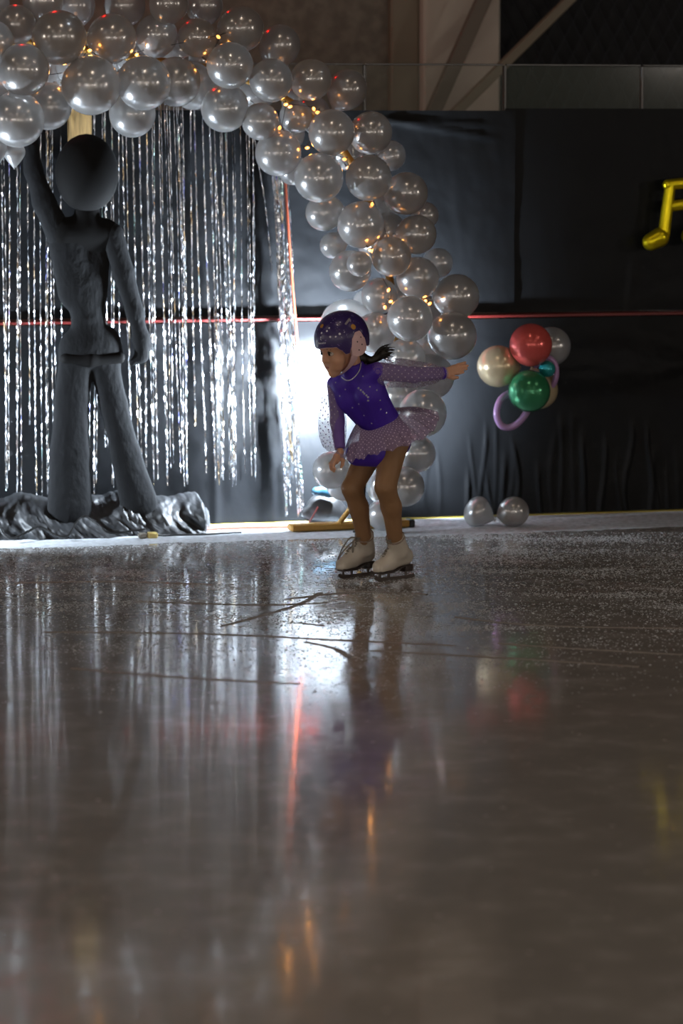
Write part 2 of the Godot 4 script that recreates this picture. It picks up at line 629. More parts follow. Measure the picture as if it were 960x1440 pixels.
func rink() -> void:
	var f := func(a: float, b: float) -> Vector3:
		return Vector3(lerpf(-15.8, 15.8, a), 0.0, lerpf(11.6, -24.0, b))
	var m := grid(f, 4, 4, Vector2(31.6, 35.6), false, true)
	m.add(box(Vector3(31.6, 0.2, 35.6), Vector3(0, -0.101, -6.2)))
	var ice := part("floor", m.mesh(false), M.ice, self)
	ice.set_meta("kind", "structure")
	# boards and their foot
	var w := part("wall_boards", box(Vector3(24, 0.86, 0.10), Vector3(0, 0.43, -0.052), 0.004).mesh(false), M.white_board, self, boards_frame())
	w.set_meta("kind", "structure")
	part("kick_plate", box(Vector3(24, 0.009, 0.04), Vector3(0, 0.0045, 0.03), 0.002).mesh(false), M.yellow_plate, w)
	var t := part("trim_1", box(Vector3(24, 0.013, 0.15), Vector3(0, 0.886, 0.008), 0.005).mesh(false), M.red_paint, self, boards_frame())
	t.set_meta("kind", "structure")
	# frosted strip where the ice machine does not reach
	var n := FastNoiseLite.new()
	n.seed = 4
	n.frequency = 1.6
	var fs := func(a: float, b: float) -> Vector3:
		var s := lerpf(-2.4, 2.6, a)
		var edge: float = 0.62 + 0.05 * n.get_noise_1d(s * 1.3) + 0.03 * n.get_noise_1d(s * 6.0)
		return Vector3(s, 0.004 * sin(PI * minf(1.0, 0.5 + b * 0.5)) + 0.0005 + 0.001 * n.get_noise_2d(s * 8.0, b * 8.0) * (1.0 - b), lerpf(0.05, edge, b))
	part("frost_strip", grid(fs, 260, 10, Vector2(5, 0.6)).mesh(), M.snow, ice, boards_frame())
	# long ridges of shaved ice left by blades
	for r in [[[60, 889], [200, 890], [330, 893], [470, 900], [640, 908]], [[190, 846], [290, 849], [370, 851], [460, 848]], [[310, 881], [360, 868], [420, 850], [450, 834]],
			[[430, 903], [470, 912], [492, 925]], [[400, 843], [500, 833], [600, 836]], [[640, 868], [760, 880], [960, 884]], [[520, 915], [700, 925], [900, 938]],
			[[700, 905], [800, 912], [960, 921]], [[100, 940], [240, 952], [420, 962]], [[420, 876], [455, 880]], [[20, 820], [150, 818], [300, 822]]]:
		var pts := []
		for q in r:
			pts.append(on_ice(q[0], q[1]))
		pts = curve(pts, 22)
		var o := MB.new()
		for k in pts.size():
			var p: Vector3 = pts[k]
			var d: Vector3 = ((pts[mini(k + 1, pts.size() - 1)] as Vector3) - (pts[maxi(k - 1, 0)] as Vector3)).normalized()
			var side := Vector3(-d.z, 0, d.x)
			var wd: float = (0.012 + 0.012 * absf(n.get_noise_1d(k * 3.7))) * (1.0 if k % 3 else 0.6)
			o.vert(p - side * wd + Vector3(0, 0.0004, 0))
			o.vert(p + Vector3(0, 0.003 + 0.002 * n.get_noise_1d(k * 9.1), 0))
			o.vert(p + side * wd + Vector3(0, 0.0004, 0))
		for k in pts.size() - 1:
			for q in 2:
				o.quad(k * 3 + q, k * 3 + q + 1, k * 3 + q + 4, k * 3 + q + 3)
		part("shaved_ridge", o.mesh(), M.scrape, ice)
	# crumbs of snow, more of them in drifts
	var bit := MB.new()
	for p in [Vector3(0, 0.6, 0), Vector3(1, 0, 0.1), Vector3(0.2, 0, 0.9), Vector3(-0.9, 0, 0.3), Vector3(-0.4, 0, -0.8), Vector3(0.6, 0, -0.7)]:
		bit.vert(p)
	for k in 5:
		bit.out_tri(0, 1 + k, 1 + (k + 1) % 5, Vector3.ZERO)
	var spots := []
	var patch := FastNoiseLite.new()
	patch.seed = 9
	patch.frequency = 1.1
	while spots.size() < 52000:
		var z := -rng.randf_range(10.2, 14.95)
		var x := rng.randf_range(-1.6, 1.7)
		var dens: float = 0.16 + maxf(0.0, patch.get_noise_2d(x, z * 2.2)) * 1.3
		dens *= smoothstep(10.2, 13.2, -z)
		if rng.randf() < dens:
			var s := rng.randf_range(0.0014, 0.0042) * (1.7 if rng.randf() < 0.08 else 1.0)
			spots.append(Transform3D(Basis(Vector3.UP, rng.randf() * TAU).scaled(Vector3(s, s * rng.randf_range(0.5, 1.0), s)), Vector3(x, 0, z)))
	var mm := MultiMesh.new()
	mm.transform_format = MultiMesh.TRANSFORM_3D
	mm.mesh = bit.mesh(false)
	mm.instance_count = spots.size()
	for k in spots.size():
		mm.set_instance_transform(k, spots[k])
	var mi := MultiMeshInstance3D.new()
	mi.name = "snow_crumbs"
	mi.multimesh = mm
	mi.material_override = M.snow
	mi.set_meta("kind", "stuff")
	ice.add_child(mi)

func hang(called: String, s0: float, s1: float, y0: float, y1: float, off: Callable, label: String, nu: int, nv: int, m: Material) -> void:
	var c := (s0 + s1) / 2.0
	var f := func(a: float, b: float) -> Vector3:
		var s := lerpf(s0, s1, a)
		var y := lerpf(y1, y0, b)
		return Vector3(s - c, y, off.call(s, y))
	var o := grid(f, nu, nv, Vector2((s1 - s0), (y1 - y0)))
	# the back of the sheet, so that it has a thickness
	var g := func(a: float, b: float) -> Vector3:
		return f.call(a, b) - Vector3(0, 0, 0.0015)
	o.add(grid(g, nu, nv, Vector2((s1 - s0), (y1 - y0)), false, true))
	var n := part(called, o.mesh(), m, self, boards_frame(c))
	tag(n, label, "sheet")

func sheets() -> void:
	var n := FastNoiseLite.new()
	n.seed = 77
	n.frequency = 1.0
	var seam: float = W(708, 300).x
	var fr := RandomNumberGenerator.new()
	fr.seed = 61
	var folds := []
	for q in 46:
		folds.append([fr.randf_range(0.3, 2.3), fr.randf_range(0.007, 0.014), fr.randf_range(0.004, 0.011), fr.randf_range(0.006, 0.02), fr.randf_range(6.0, 14.0), fr.randf() * TAU, fr.randf_range(0.25, 0.55)])
	var low := func(s: float, y: float) -> float:
		var k: float = smoothstep(0.58, 0.42, y) * smoothstep(0.25, 0.45, s)
		var vert_fold := 0.0
		if k > 0.0:
			for q in folds:
				var d: float = (s - q[0] - q[3] * sin(y * q[4] + q[5])) / q[1]
				if absf(d) < 3.0:
					vert_fold += q[2] * exp(-d * d) * smoothstep(q[6], q[6] - 0.12, y)
			vert_fold *= k
		var sag: float = 0.012 * sin(PI * clampf((0.87 - y) / 0.35, 0.0, 1.0)) * (0.6 + n.get_noise_2d(s * 1.7, y * 5.0))
		var join: float = 0.01 * exp(-pow((s - W(300, 600).x) / 0.02, 2.0))
		return 0.032 + vert_fold + sag + join + 0.006 * n.get_noise_2d(s * 2.0, y * 1.5)
	hang("plastic_sheet", -2.4, 2.6, 0.012, 0.872, low, "black plastic sheet over the boards below the red rail", 640, 60, M.black_plastic)
	var up := func(s: float, y: float) -> float:
		var fold: float = (0.008 * exp(-pow((y - 1.725 + 0.05 * (s - 0.4)) / 0.010, 2.0)) + 0.010 * exp(-pow((y - 1.685 + 0.16 * (s - 0.5)) / 0.012, 2.0))) * smoothstep(0.1, 0.3, s) * smoothstep(0.75, 0.6, s)
		return 0.03 + fold + 0.006 * n.get_noise_2d(s * 3.0, y * 4.0 + 9.0) + 0.007 * n.get_noise_2d(s * 1.0, y * 1.2 + 5.0) + 0.004 * n.get_noise_2d(s * 9.0, y * 3.0)
	hang("plastic_sheet", -3.4, seam + 0.04, 0.90, 1.775, up, "black plastic sheet hung above the red rail behind the balloon arch", 300, 60, M.black_plastic)
	var up2 := func(s: float, y: float) -> float:
		return 0.012 + 0.003 * n.get_noise_2d(s * 2.0 + 40.0, y * 5.0) + 0.003 * n.get_noise_2d(s * 9.0, y * 2.0) + 0.006 * exp(-pow((s - W(885, 400).x - (y - 1.0) * 0.1) / 0.012, 2.0)) * smoothstep(1.15, 1.05, y)
	hang("plastic_sheet", seam, 4.2, 0.90, 1.785, up2, "black plastic sheet hung above the red rail behind the gold music note", 240, 50, M.black_plastic)

func backdrop() -> void:
	# rink glass above the boards, held by thin posts
	var posts: Array = [W(712, 120, -0.03).x, W(905, 120, -0.03).x]
	var step: float = posts[1] - posts[0]
	var k0 := 1
	for k in range(-4, 4):
		var s: float = posts[0] + step * k
		var g := part("window_%d" % k0, box(Vector3(step - 0.012, 1.10, 0.012), Vector3(step / 2.0, 1.42, -0.06), 0.003).mesh(false), M.glass, self, boards_frame(s))
		g.set_meta("kind", "structure")
		part("post", box(Vector3(0.012, 1.10, 0.03), Vector3(0, 1.42, -0.06), 0.003).mesh(false), M.steel, g)
		part("edge_trim", box(Vector3(step - 0.012, 0.008, 0.016), Vector3(step / 2.0, 1.974, -0.06), 0.002).mesh(false), M.steel, g)
		k0 += 1
	# the building behind: parallel to the boards, two metres on
	var far := -2.2
	var x0: float = W(585, 60, far).x
	var x1: float = W(692, 60, far).x
	var w := part("wall_rear", box(Vector3(14.0, 8.0, 0.2), Vector3(x0 - 7.0, 4.0, far - 0.1), 0.004).mesh(false), M.hall_wall, self, boards_frame())
	w.set_meta("kind", "structure")
	part("column", box(Vector3(x1 - x0, 8.0, 0.3), Vector3((x0 + x1) / 2.0, 4.0, far - 0.02), 0.01).mesh(false), M.hall_column, w)
	part("pilaster", box(Vector3(W(585, 60, far).x - W(545, 60, far).x, 8.0, 0.08), Vector3((W(585, 60, far).x + W(545, 60, far).x) / 2.0, 4.0, far + 0.02), 0.01).mesh(false), M.brace_steel, w)
	var bay := part("wall_bay", box(Vector3(14.0, 8.0, 0.2), Vector3(x1 + 7.0, 4.0, far - 1.2), 0.004).mesh(false), M.hall_dark, self, boards_frame())
	bay.set_meta("kind", "structure")
	# a net of dark cord in the open bay
	var net := thing("safety_net", boards_frame(), "dark diamond mesh safety net hanging beyond the glass beside the pale column", "net")
	var o := MB.new()
	for k in 34:
		var s := x1 + 0.06 + k * 0.09
		o.add(tube([Vector3(s, 1.4, far - 0.5), Vector3(s + 0.8, 2.9, far - 0.5)], 0.004, 4))
		o.add(tube([Vector3(s, 1.4, far - 0.5), Vector3(s - 0.8, 2.9, far - 0.5)], 0.004, 4))
	var nm := part("mesh_cords", o.mesh(), M.net, net)
	nm.set_meta("kind", "stuff")
	part("head_rope", tube([Vector3(x1 - 0.8, 2.9, far - 0.5), Vector3(x1 + 4.0, 2.9, far - 0.5)], 0.012, 6).mesh(), M.net, net)
	part("foot_rope", tube([Vector3(x1 - 0.8, 1.4, far - 0.5), Vector3(x1 + 4.0, 1.4, far - 0.5)], 0.012, 6).mesh(), M.net, net)
	# steel braces that cross in front of the column
	for b in [[[688, -20], [604, 168], 0.070, far + 0.35, "dark flat steel brace slanting across the pale column"], [[818, -18], [630, 168], 0.045, far + 0.55, "thin pale steel brace rising from the column past the dark bay"]]:
		var p := W(b[0][0], b[0][1], b[3])
		var q := W(b[1][0], b[1][1], b[3])
		var d := (p - q).normalized()
		p += d * 1.2
		q -= d * q.y / d.y
		var mid := (p + q) / 2.0
		var br := part("steel_brace", box(Vector3(b[2], (p - q).length(), 0.05), Vector3.ZERO, 0.004).mesh(false), M.brace_dull if b[2] > 0.05 else M.brace_steel, self, boards_frame() * Transform3D(Basis(Vector3(d.y, -d.x, 0), d, Vector3(0, 0, 1)), mid))
		tag(br, b[4], "brace")
	# a pale plank fixed to the back of the arch
	var pl := W(112, 190, 0.07)
	tag(part("wooden_plank", box(Vector3(0.10, 0.62, 0.022), Vector3(0, 0.12, 0), 0.003).mesh(false), M.plank, self, boards_frame() * Transform3D(Basis.IDENTITY, pl)), "pale wooden plank behind the round head of the black dancer figure", "plank")

func strand(top: Vector3, low: Vector3, wide: float, r: RandomNumberGenerator) -> MB:
	var o := MB.new()
	var n := int((top.y - low.y) / 0.014)
	var ang := r.randf() * TAU
	var sway := r.randf() * TAU
	var tint := Color(0.84, 0.85, 0.87)
	for k in n + 1:
		var t := float(k) / n
		var p := top.lerp(low, t) + Vector3(0.004 * sin(sway + t * 5.0) + r.randf_range(-0.001, 0.001), 0, 0.006 * sin(sway * 2.0 + t * 7.0) + r.randf_range(-0.002, 0.002))
		ang += r.randf_range(-0.75, 0.75)
		ang = lerpf(ang, round(ang / PI) * PI, 0.15)
		var sd := Vector3(cos(ang), r.randf_range(-0.25, 0.25), sin(ang)) * wide * 0.5
		if r.randf() < 0.35:
			var q := r.randf()
			tint = Color(0.84, 0.85, 0.87) if q < 0.91 else (Color(0.86, 0.66, 0.42) if q < 0.965 else (Color(0.42, 0.45, 0.95) if q < 0.975 else Color(0.6, 0.85, 0.8)))
		o.vert(p - sd, Vector2.ZERO, tint)
		o.vert(p + sd, Vector2.ZERO, tint)
	for k in n:
		o.quad(k * 2, k * 2 + 1, k * 2 + 3, k * 2 + 2)
	return o

func fringe() -> void:
	var r := RandomNumberGenerator.new()
	r.seed = 99
	var c := thing("foil_fringe_curtain", boards_frame(), "wide curtain of crinkled silver foil strands behind the black dancer figure", "curtain")
	# each row: pixel column at the top and at the bottom, row of the free end, how many ribbons, how far they spread
	var rows := [[2, 8, 698, 2, 3], [22, 25, 690, 2, 3], [30, 29, 695, 1, 2], [46, 50, 694, 2, 4], [64, 68, 696, 3, 6], [72, 77, 690, 2, 4], [58, 58, 700, 1, 3], [84, 88, 690, 1, 3], [40, 40, 600, 1, 2], [12, 15, 660, 1, 2],
		[136, 137, 690, 3, 6], [150, 152, 640, 2, 4], [158, 160, 690, 2, 3], [144, 146, 520, 1, 3], [132, 128, 640, 1, 3],
		[173, 187, 682, 3, 5], [184, 197, 684, 3, 5], [196, 205, 676, 2, 4], [206, 216, 690, 2, 4], [214, 222, 684, 3, 5], [222, 233, 684, 3, 5], [232, 243, 664, 3, 5], [240, 256, 660, 3, 5], [250, 262, 684, 2, 4], [258, 268, 680, 3, 6],
		[274, 291, 670, 3, 5], [282, 300, 676, 3, 6], [292, 309, 678, 2, 4], [300, 316, 678, 3, 5], [309, 322, 676, 3, 5], [318, 328, 680, 3, 5], [326, 331, 676, 2, 4], [336, 346, 668, 1, 3], [345, 356, 676, 4, 5], [352, 359, 674, 3, 4], [166, 172, 560, 1, 3], [268, 276, 600, 1, 3]]
	for w in rows:
		for k in (2 if w[3] > 2 else w[3]):
			var d: float = r.randf_range(-w[4], w[4]) * 0.6
			var off := r.randf_range(0.085, 0.125)
			var top := W(w[0] + d, 120.0 + r.randf_range(-4, 4), off)
			var low := W(w[1] + d * 1.1, w[2] + r.randf_range(-14, 6), off + r.randf_range(-0.01, 0.02))
			part("foil_strand", strand(top, low, r.randf_range(0.0032, 0.0066), r).mesh(false, true), M.silver_foil, c)
	part("foil_strand", strand(W(353, 150, 0.13), W(383, 380, 0.13), 0.006, r).mesh(false, true), M.silver_foil, c)
	part("header_band", tube([W(-80, 119, 0.105), W(366, 117, 0.105)], 0.008, 8).mesh(), M.silver_foil, c)
	var b := thing("foil_fringe_bundle", boards_frame(), "narrow bundle of silver foil strands hanging beside the orange cord", "curtain")
	for k in 16:
		var d := r.randf_range(-1.0, 1.0)
		var off := r.randf_range(0.09, 0.14)
		var mid := W(403 + d * 10, 450 + r.randf_range(-4, 4), off)
		var end := W(412 + d * 14, r.randf_range(660, 738), off)
		var m := strand(W(393 + d * 12, 190, off), mid, r.randf_range(0.006, 0.010), r)
		m.add(strand(mid, end, r.randf_range(0.007, 0.011), r))
		part("foil_strand", m.mesh(false, true), M.silver_foil, b)
	part("header_band", tube([W(378, 190, 0.115), W(408, 190, 0.115)], 0.008, 8).mesh(), M.silver_foil, b)

func flat_blob(list: Array, off: float, depth: float, cell: float, k: float) -> MB:       # bones given as pixel columns and rows, in the boards' axes, squashed in depth
	var bones := []
	for b in list:
		var p := W(b[0], b[1], off)
		var q := W(b[2], b[3], off)
		p.z = 0.0
		q.z = 0.0
		bones.append([p, q, b[4] / 324.0, b[5] / 324.0])
	return blob(bones, cell, k).moved(Transform3D(Basis.from_scale(Vector3(1, 1, depth)), Vector3(0, 0, off)))

func dancer() -> void:
	var base := W(140, 745, 0.3)
	base.y = 0.0
	base.z = 0.0
	var d := thing("dancer_figure", boards_frame() * Transform3D(Basis.IDENTITY, base), "life-size black dancer silhouette wrapped in film, one arm raised, round head", "figure")
	var back := Transform3D(Basis.IDENTITY, -base)
	var body := flat_blob([[124, 290, 122, 320, 15, 20], [96, 333, 144, 333, 26, 20], [100, 345, 108, 410, 30, 26], [138, 340, 128, 415, 18, 22], [118, 400, 124, 452, 28, 21], [124, 455, 126, 488, 22, 32],
		[112, 490, 140, 490, 28, 28], [150, 478, 152, 500, 18, 20],
		[108, 498, 101, 560, 24, 23], [101, 560, 98, 640, 23, 27], [98, 640, 98, 712, 27, 31],
		[144, 500, 160, 570, 21, 18], [160, 570, 177, 640, 18, 20], [177, 640, 195, 706, 20, 26]], 0.29, 0.34, 0.011, 0.008)
	part("body", body.moved(back).mesh(), M.wrapped_film, d)
	var raised := flat_blob([[84, 330, 62, 285, 19, 15], [62, 285, 47, 240, 15, 12], [47, 240, 42, 205, 12, 12], [42, 205, 44, 184, 10, 7]], 0.29, 0.5, 0.010, 0.008)
	part("raised_arm", raised.moved(back).mesh(), M.wrapped_film, d)
	var hanging := flat_blob([[158, 330, 174, 385, 16, 14], [174, 385, 190, 440, 14, 12], [190, 440, 199, 478, 11, 10], [199, 478, 200, 500, 12, 9], [200, 500, 186, 510, 7, 5], [203, 484, 212, 486, 5, 3]], 0.30, 0.5, 0.010, 0.008)
	part("hanging_arm", hanging.moved(back).mesh(), M.wrapped_film, d)
	part("shoulder_wrap", flat_blob([[92, 328, 148, 328, 22, 20], [104, 344, 138, 344, 16, 14], [122, 300, 122, 318, 17, 20]], 0.295, 0.46, 0.010, 0.008).moved(back).mesh(), M.black_latex, d)
	part("hip_wrap", flat_blob([[92, 504, 126, 506, 8, 10], [126, 506, 168, 503, 10, 8]], 0.30, 0.98, 0.008, 0.006).moved(back).mesh(), M.black_latex, d)
	var hc := W(122, 243, 0.30)
	var head := lathe([Vector2(0.0005, 1.0), Vector2(0.25, 0.968), Vector2(0.5, 0.866), Vector2(0.72, 0.694), Vector2(0.88, 0.475), Vector2(0.975, 0.22), Vector2(1.0, 0.0), Vector2(0.97, -0.25), Vector2(0.88, -0.5), Vector2(0.74, -0.7), Vector2(0.55, -0.86), Vector2(0.3, -0.96), Vector2(0.0005, -1.0)], 32)
	part("head", head.moved(Transform3D(Basis.from_scale(Vector3(43.0 / 324, 52.0 / 324, 0.09)), hc - base)).mesh(), M.black_latex, d)
	# the cloth heaped along the ice under the figure
	var n := FastNoiseLite.new()
	n.seed = 5
	n.frequency = 1.0
	var s0: float = W(-60, 740, 0.3).x
	var s1: float = W(306, 740, 0.3).x
	var f := func(a: float, b: float) -> Vector3:
		var s := lerpf(s0, s1, a)
		var end: float = smoothstep(0.0, 0.06, 1.0 - a)
		var fold: float = n.get_noise_2d(s * 5.0 + 0.5 * sin(b * 3.0), b * 0.7)
		var fine: float = n.get_noise_2d(s * 24.0, b * 3.0 + 7.0)
		var h: float = (0.165 + 0.035 * n.get_noise_1d(s * 4.0)) * (0.55 + 0.45 * end)
		var y: float = h * (1.0 - pow(b, 1.3))
		return Vector3(s, maxf(0.003, y + 0.012 * fold * sin(PI * b)), 0.06 + (0.10 + 0.20 * sqrt(b) + 0.075 * fold * sqrt(b) + 0.004 * fine) * (0.35 + 0.65 * end))
	var m := grid(f, 220, 26)
	var g := func(a: float, b: float) -> Vector3:
		return f.call(a, b) - Vector3(0, 0.002, 0.002)
	m.add(grid(g, 220, 26, Vector2.ONE, false, true))
	tag(part("ground_cloth", m.mesh(), M.black_cloth, self, boards_frame()), "crumpled black cloth heaped on the ice at the feet of the dancer figure", "cloth")

# ------------------------------------------------------------------ the balloon arch
func balloon_shape(neck := 1.0) -> ArrayMesh:          # unit balloon along y, neck down
	var pr := []
	for k in 19:
		var a := PI * k / 20.0
		var r := sin(a)
		var y := cos(a)
		if y < 0.0:
			y *= 1.0 + 0.10 * neck * y * y
		pr.append(Vector2(maxf(r, 0.0005), y))
	pr.append_array([Vector2(0.10, -1.0 - 0.15 * neck), Vector2(0.055, -1.0 - 0.2 * neck), Vector2(0.05, -1.0 - 0.24 * neck), Vector2(0.10, -1.0 - 0.29 * neck), Vector2(0.11, -1.0 - 0.31 * neck), Vector2(0.0005, -1.0 - 0.32 * neck)])
	return lathe(pr, 28).mesh()

func long_balloon_shape() -> ArrayMesh:               # pear shaped, with a drawn-out neck
	var pr := []
	for k in 15:
		var a := PI * 0.62 * k / 14.0
		pr.append(Vector2(maxf(sin(a), 0.0005), cos(a)))
	pr.append_array([Vector2(0.78, -0.66), Vector2(0.58, -0.98), Vector2(0.36, -1.25), Vector2(0.18, -1.45), Vector2(0.08, -1.57), Vector2(0.05, -1.62), Vector2(0.12, -1.70), Vector2(0.0005, -1.72)])
	return lathe(pr, 28).mesh()

func aim(y: Vector3) -> Basis:                        # a basis whose y axis points that way
	y = y.normalized()
	var x := y.cross(Vector3(0.3, 0.2, 1.0)).normalized()
	return Basis(x, y, x.cross(y))

func arch() -> void:
	# column, row, radius in the frame, layer (2 nearest the ice, -1 by the boards)
	var L := [[22, 35, 27, 1], [83, 53, 36, 2], [33, 98, 34, 2], [24, 168, 36, 2], [69, 150, 30, 1], [128, 120, 39, 2], [157, 54, 33, 1], [220, 50, 28, 1], [277, 53, 26, 1], [202, 117, 36, 2], [186, 160, 31, 1],
		[247, 115, 33, 1], [272, 122, 31, 0], [103, 8, 29, 0], [237, 6, 26, 1], [287, 8, 25, 0], [175, 8, 28, 0], [60, 2, 27, 0], [-12, 60, 30, 1], [-20, 120, 32, 1], [-16, 5, 28, 0], [140, 85, 28, -1], [190, 82, 26, -1], [105, 92, 26, -1], [60, 105, 26, -1], [250, 80, 24, -1],
		[338, 41, 31, 1], [393, 64, 28, 0], [323, 92, 31, 2], [381, 113, 29, 2], [437, 112, 28, 1], [488, 126, 27, 0], [316, 152, 32, 1], [366, 171, 25, 1], [416, 165, 22, 0], [466, 186, 31, 2], [521, 187, 29, 1], [391, 215, 31, 1],
		[448, 250, 33, 2], [549, 219, 21, -1], [518, 250, 31, 2], [412, 240, 20, -1], [360, 130, 26, -1], [300, 115, 28, -1], [290, 82, 24, -1], [420, 142, 24, -1], [440, 160, 24, -1], [405, 190, 22, -1], [486, 215, 24, -1],
		[571, 272, 29, 1], [456, 299, 25, 0], [507, 316, 32, 1], [585, 330, 27, 1], [597, 303, 19, -1], [468, 345, 18, 0], [550, 361, 27, 2], [492, 381, 28, 1], [505, 371, 17, 2], [587, 391, 29, 1], [615, 370, 21, -1], [535, 290, 26, -1], [545, 325, 26, -1], [525, 345, 22, -1],
		[642, 417, 31, 1], [576, 448, 31, 2], [636, 472, 33, 1], [533, 416, 25, 0], [514, 426, 18, -1], [487, 457, 36, -1], [527, 468, 28, 0], [560, 415, 24, -1], [600, 440, 24, -1],
		[570, 503, 27, 1], [602, 492, 24, -1], [605, 530, 32, 0], [594, 581, 33, 1], [562, 557, 25, 0], [586, 638, 26, 0], [568, 684, 28, 1], [466, 661, 26, 1], [483, 680, 24, 0], [540, 682, 25, -1], [538, 724, 22, 0], [535, 630, 26, -1], [550, 600, 26, -1], [545, 645, 24, -1]]
	var at := []
	var rad := []
	for b in L:
		at.append(W(b[0], b[1], 0.52 + 0.13 * b[3]))
		rad.append(b[2] / 327.0)
	for it in 60:                                    # nudge neighbours apart in depth until they only press together
		for i in L.size():
			for j in range(i + 1, L.size()):
				var d: Vector3 = at[j] - at[i]
				var need: float = 0.93 * (rad[i] + rad[j])
				var flat := Vector2(d.x, d.y).length()
				if flat >= need or d.length() >= need:
					continue
				var want := sqrt(need * need - flat * flat)
				var push := clampf((want - absf(d.z)) * 0.25, 0.0, 0.03)
				var s: float = signf(L[j][3] - L[i][3]) if L[i][3] != L[j][3] else (signf(d.z) if absf(d.z) > 0.001 else 1.0)
				at[i].z = clampf(at[i].z - s * push, 0.16 + rad[i], 1.05)
				at[j].z = clampf(at[j].z + s * push, 0.16 + rad[j], 1.05)
	# the depth shifts keep each balloon in line with its place in the garland
	for i in L.size():
		at[i] = W(L[i][0], L[i][1], at[i].z)
	var spine := curve([W(-60, 50, 0.52), W(60, 60, 0.52), W(180, 80, 0.52), W(310, 100, 0.52), W(410, 145, 0.52), W(485, 215, 0.52), W(520, 290, 0.52), W(540, 360, 0.50), W(552, 420, 0.48), W(556, 520, 0.44), W(556, 620, 0.40), W(552, 700, 0.38), Vector3(W(550, 738, 0.37).x, 0.03, 0.37)], 6)
	var foot: Vector3 = spine[spine.size() - 1]
	foot.y = 0.0
	var a := thing("balloon_arch", boards_frame() * Transform3D(Basis.IDENTITY, foot), "arch garland of pearly silver balloons on a yellow frame with a flat foot", "balloon arch")
	var back := Transform3D(Basis.IDENTITY, -foot)
	part("frame_tube", tube(spine, 0.016, 10).moved(back).mesh(), M.yellow_paint, a)
	# the flat foot of the frame and its brace
	var f0 := Vector3(W(406, 744, 0.36).x, 0.022, 0.37)
	var f1 := Vector3(W(576, 748, 0.36).x, 0.022, 0.33)
	var fd := (f1 - f0).normalized()
	part("foot_bar", box(Vector3((f1 - f0).length(), 0.030, 0.065), (f0 + f1) / 2.0 - foot, 0.006, Basis(fd, Vector3.UP, fd.cross(Vector3.UP))).mesh(false), M.yellow_paint, a)
	part("end_cap", box(Vector3(0.026, 0.034, 0.07), f1 + fd * 0.008 - foot, 0.005, Basis(fd, Vector3.UP, fd.cross(Vector3.UP))).mesh(false), M.black_rubber, a)
	part("brace", tube([Vector3(W(476, 740, 0.37).x, 0.03, 0.37) - foot, W(499, 706, 0.39) - foot, W(556, 560, 0.42) - foot], 0.011, 8).mesh(), M.yellow_paint, a)
	var round_mesh := balloon_shape()
	var long_mesh := long_balloon_shape()
	var r := RandomNumberGenerator.new()
	r.seed = 8
	var hang_on := spine.slice(0, spine.size() - 3)
	for i in L.size():
		var near: Vector3 = hang_on[0]
		for p in hang_on:
			if (p - at[i]).length() < (near - at[i]).length():
				near = p
		var away: Vector3 = at[i] - near + Vector3(r.randf_range(-0.05, 0.05), r.randf_range(-0.05, 0.05), r.randf_range(0.0, 0.06))
		var long_one: bool = i in [54, 6]
		part("balloon", long_mesh if long_one else round_mesh, M.silver_balloon, a, back * Transform3D(aim(away).scaled_local(Vector3(rad[i], rad[i] * (1.0 if long_one else r.randf_range(1.0, 1.05)), rad[i])), at[i]))
	# two little ones whose tails hang down
	part("balloon", long_mesh, M.silver_balloon, a, back * Transform3D(Basis.from_scale(Vector3(0.045, 0.04, 0.045)), W(20, 214, 0.70)))
	part("balloon", long_mesh, M.silver_balloon, a, back * Transform3D(Basis.from_scale(Vector3(0.04, 0.05, 0.04)), W(-4, 206, 0.74)))
	# string of small warm lights wound through the garland
	var sl := thing("string_lights", boards_frame() * Transform3D(Basis.IDENTITY, foot), "string of tiny warm lights wound between the silver balloons", "string lights")
	var spots := [[2, 72, 0.6], [6, 116, 0.75], [93, 104, 0.66], [96, 100, 0.6], [126, 71, 0.72], [165, 104, 0.66], [192, 77, 0.66], [307, 52, 0.74], [293, 87, 0.66], [393, 180, 0.66], [402, 147, 0.66], [408, 150, 0.6], [441, 153, 0.62], [446, 158, 0.66], [432, 208, 0.66], [484, 224, 0.64], [489, 236, 0.62], [523, 287, 0.7], [548, 345, 0.66], [535, 351, 0.7], [520, 352, 0.72], [546, 408, 0.64], [549, 424, 0.66], [541, 432, 0.6], [598, 423, 0.66], [604, 427, 0.62]]
	var bulb := lathe([Vector2(0.0005, 1.0), Vector2(0.5, 0.85), Vector2(0.9, 0.35), Vector2(1.0, -0.1), Vector2(0.75, -0.7), Vector2(0.45, -1.0), Vector2(0.0005, -1.02)], 10).mesh()
	var warm := glow("warm_bulb", Color(1.0, 0.60, 0.22), 2.6)
	var wire := []
	for k in spots.size():
		var p := W(spots[k][0], spots[k][1], spots[k][2])
		wire.append(p - foot + Vector3(0, 0.006, 0))
		wire.append(p - foot + Vector3(0.02 * (k % 2), 0.01, -0.04))
		part("bulb", bulb, warm, sl, back * Transform3D(aim(Vector3(r.randf_range(-1, 1), r.randf_range(-1, 1), 0.3)).scaled_local(Vector3(0.0065, 0.009, 0.0065)), p))
		if k % 2 == 0:
			omni(boards_frame() * (p + Vector3(0, 0, 0.012)), Color(1.0, 0.66, 0.30), 0.0014, 0.008)
	part("wire", tube(curve(wire, 3), 0.0014, 5).mesh(), M.black_cable, sl)
	flood(Vector3(W(513, 556, 0.42).x, W(513, 556, 0.42).y, 0.42), Vector3(-0.22, 0.05, -0.95), "small bright floodlight behind the foot of the arch, hidden by the skater", 1.0)
	flood(Vector3(W(-330, 600, 0.6).x, 0.45, 0.6), Vector3(0.45, 0.30, -0.8), "small bright floodlight at the other end of the arch", 0.40)
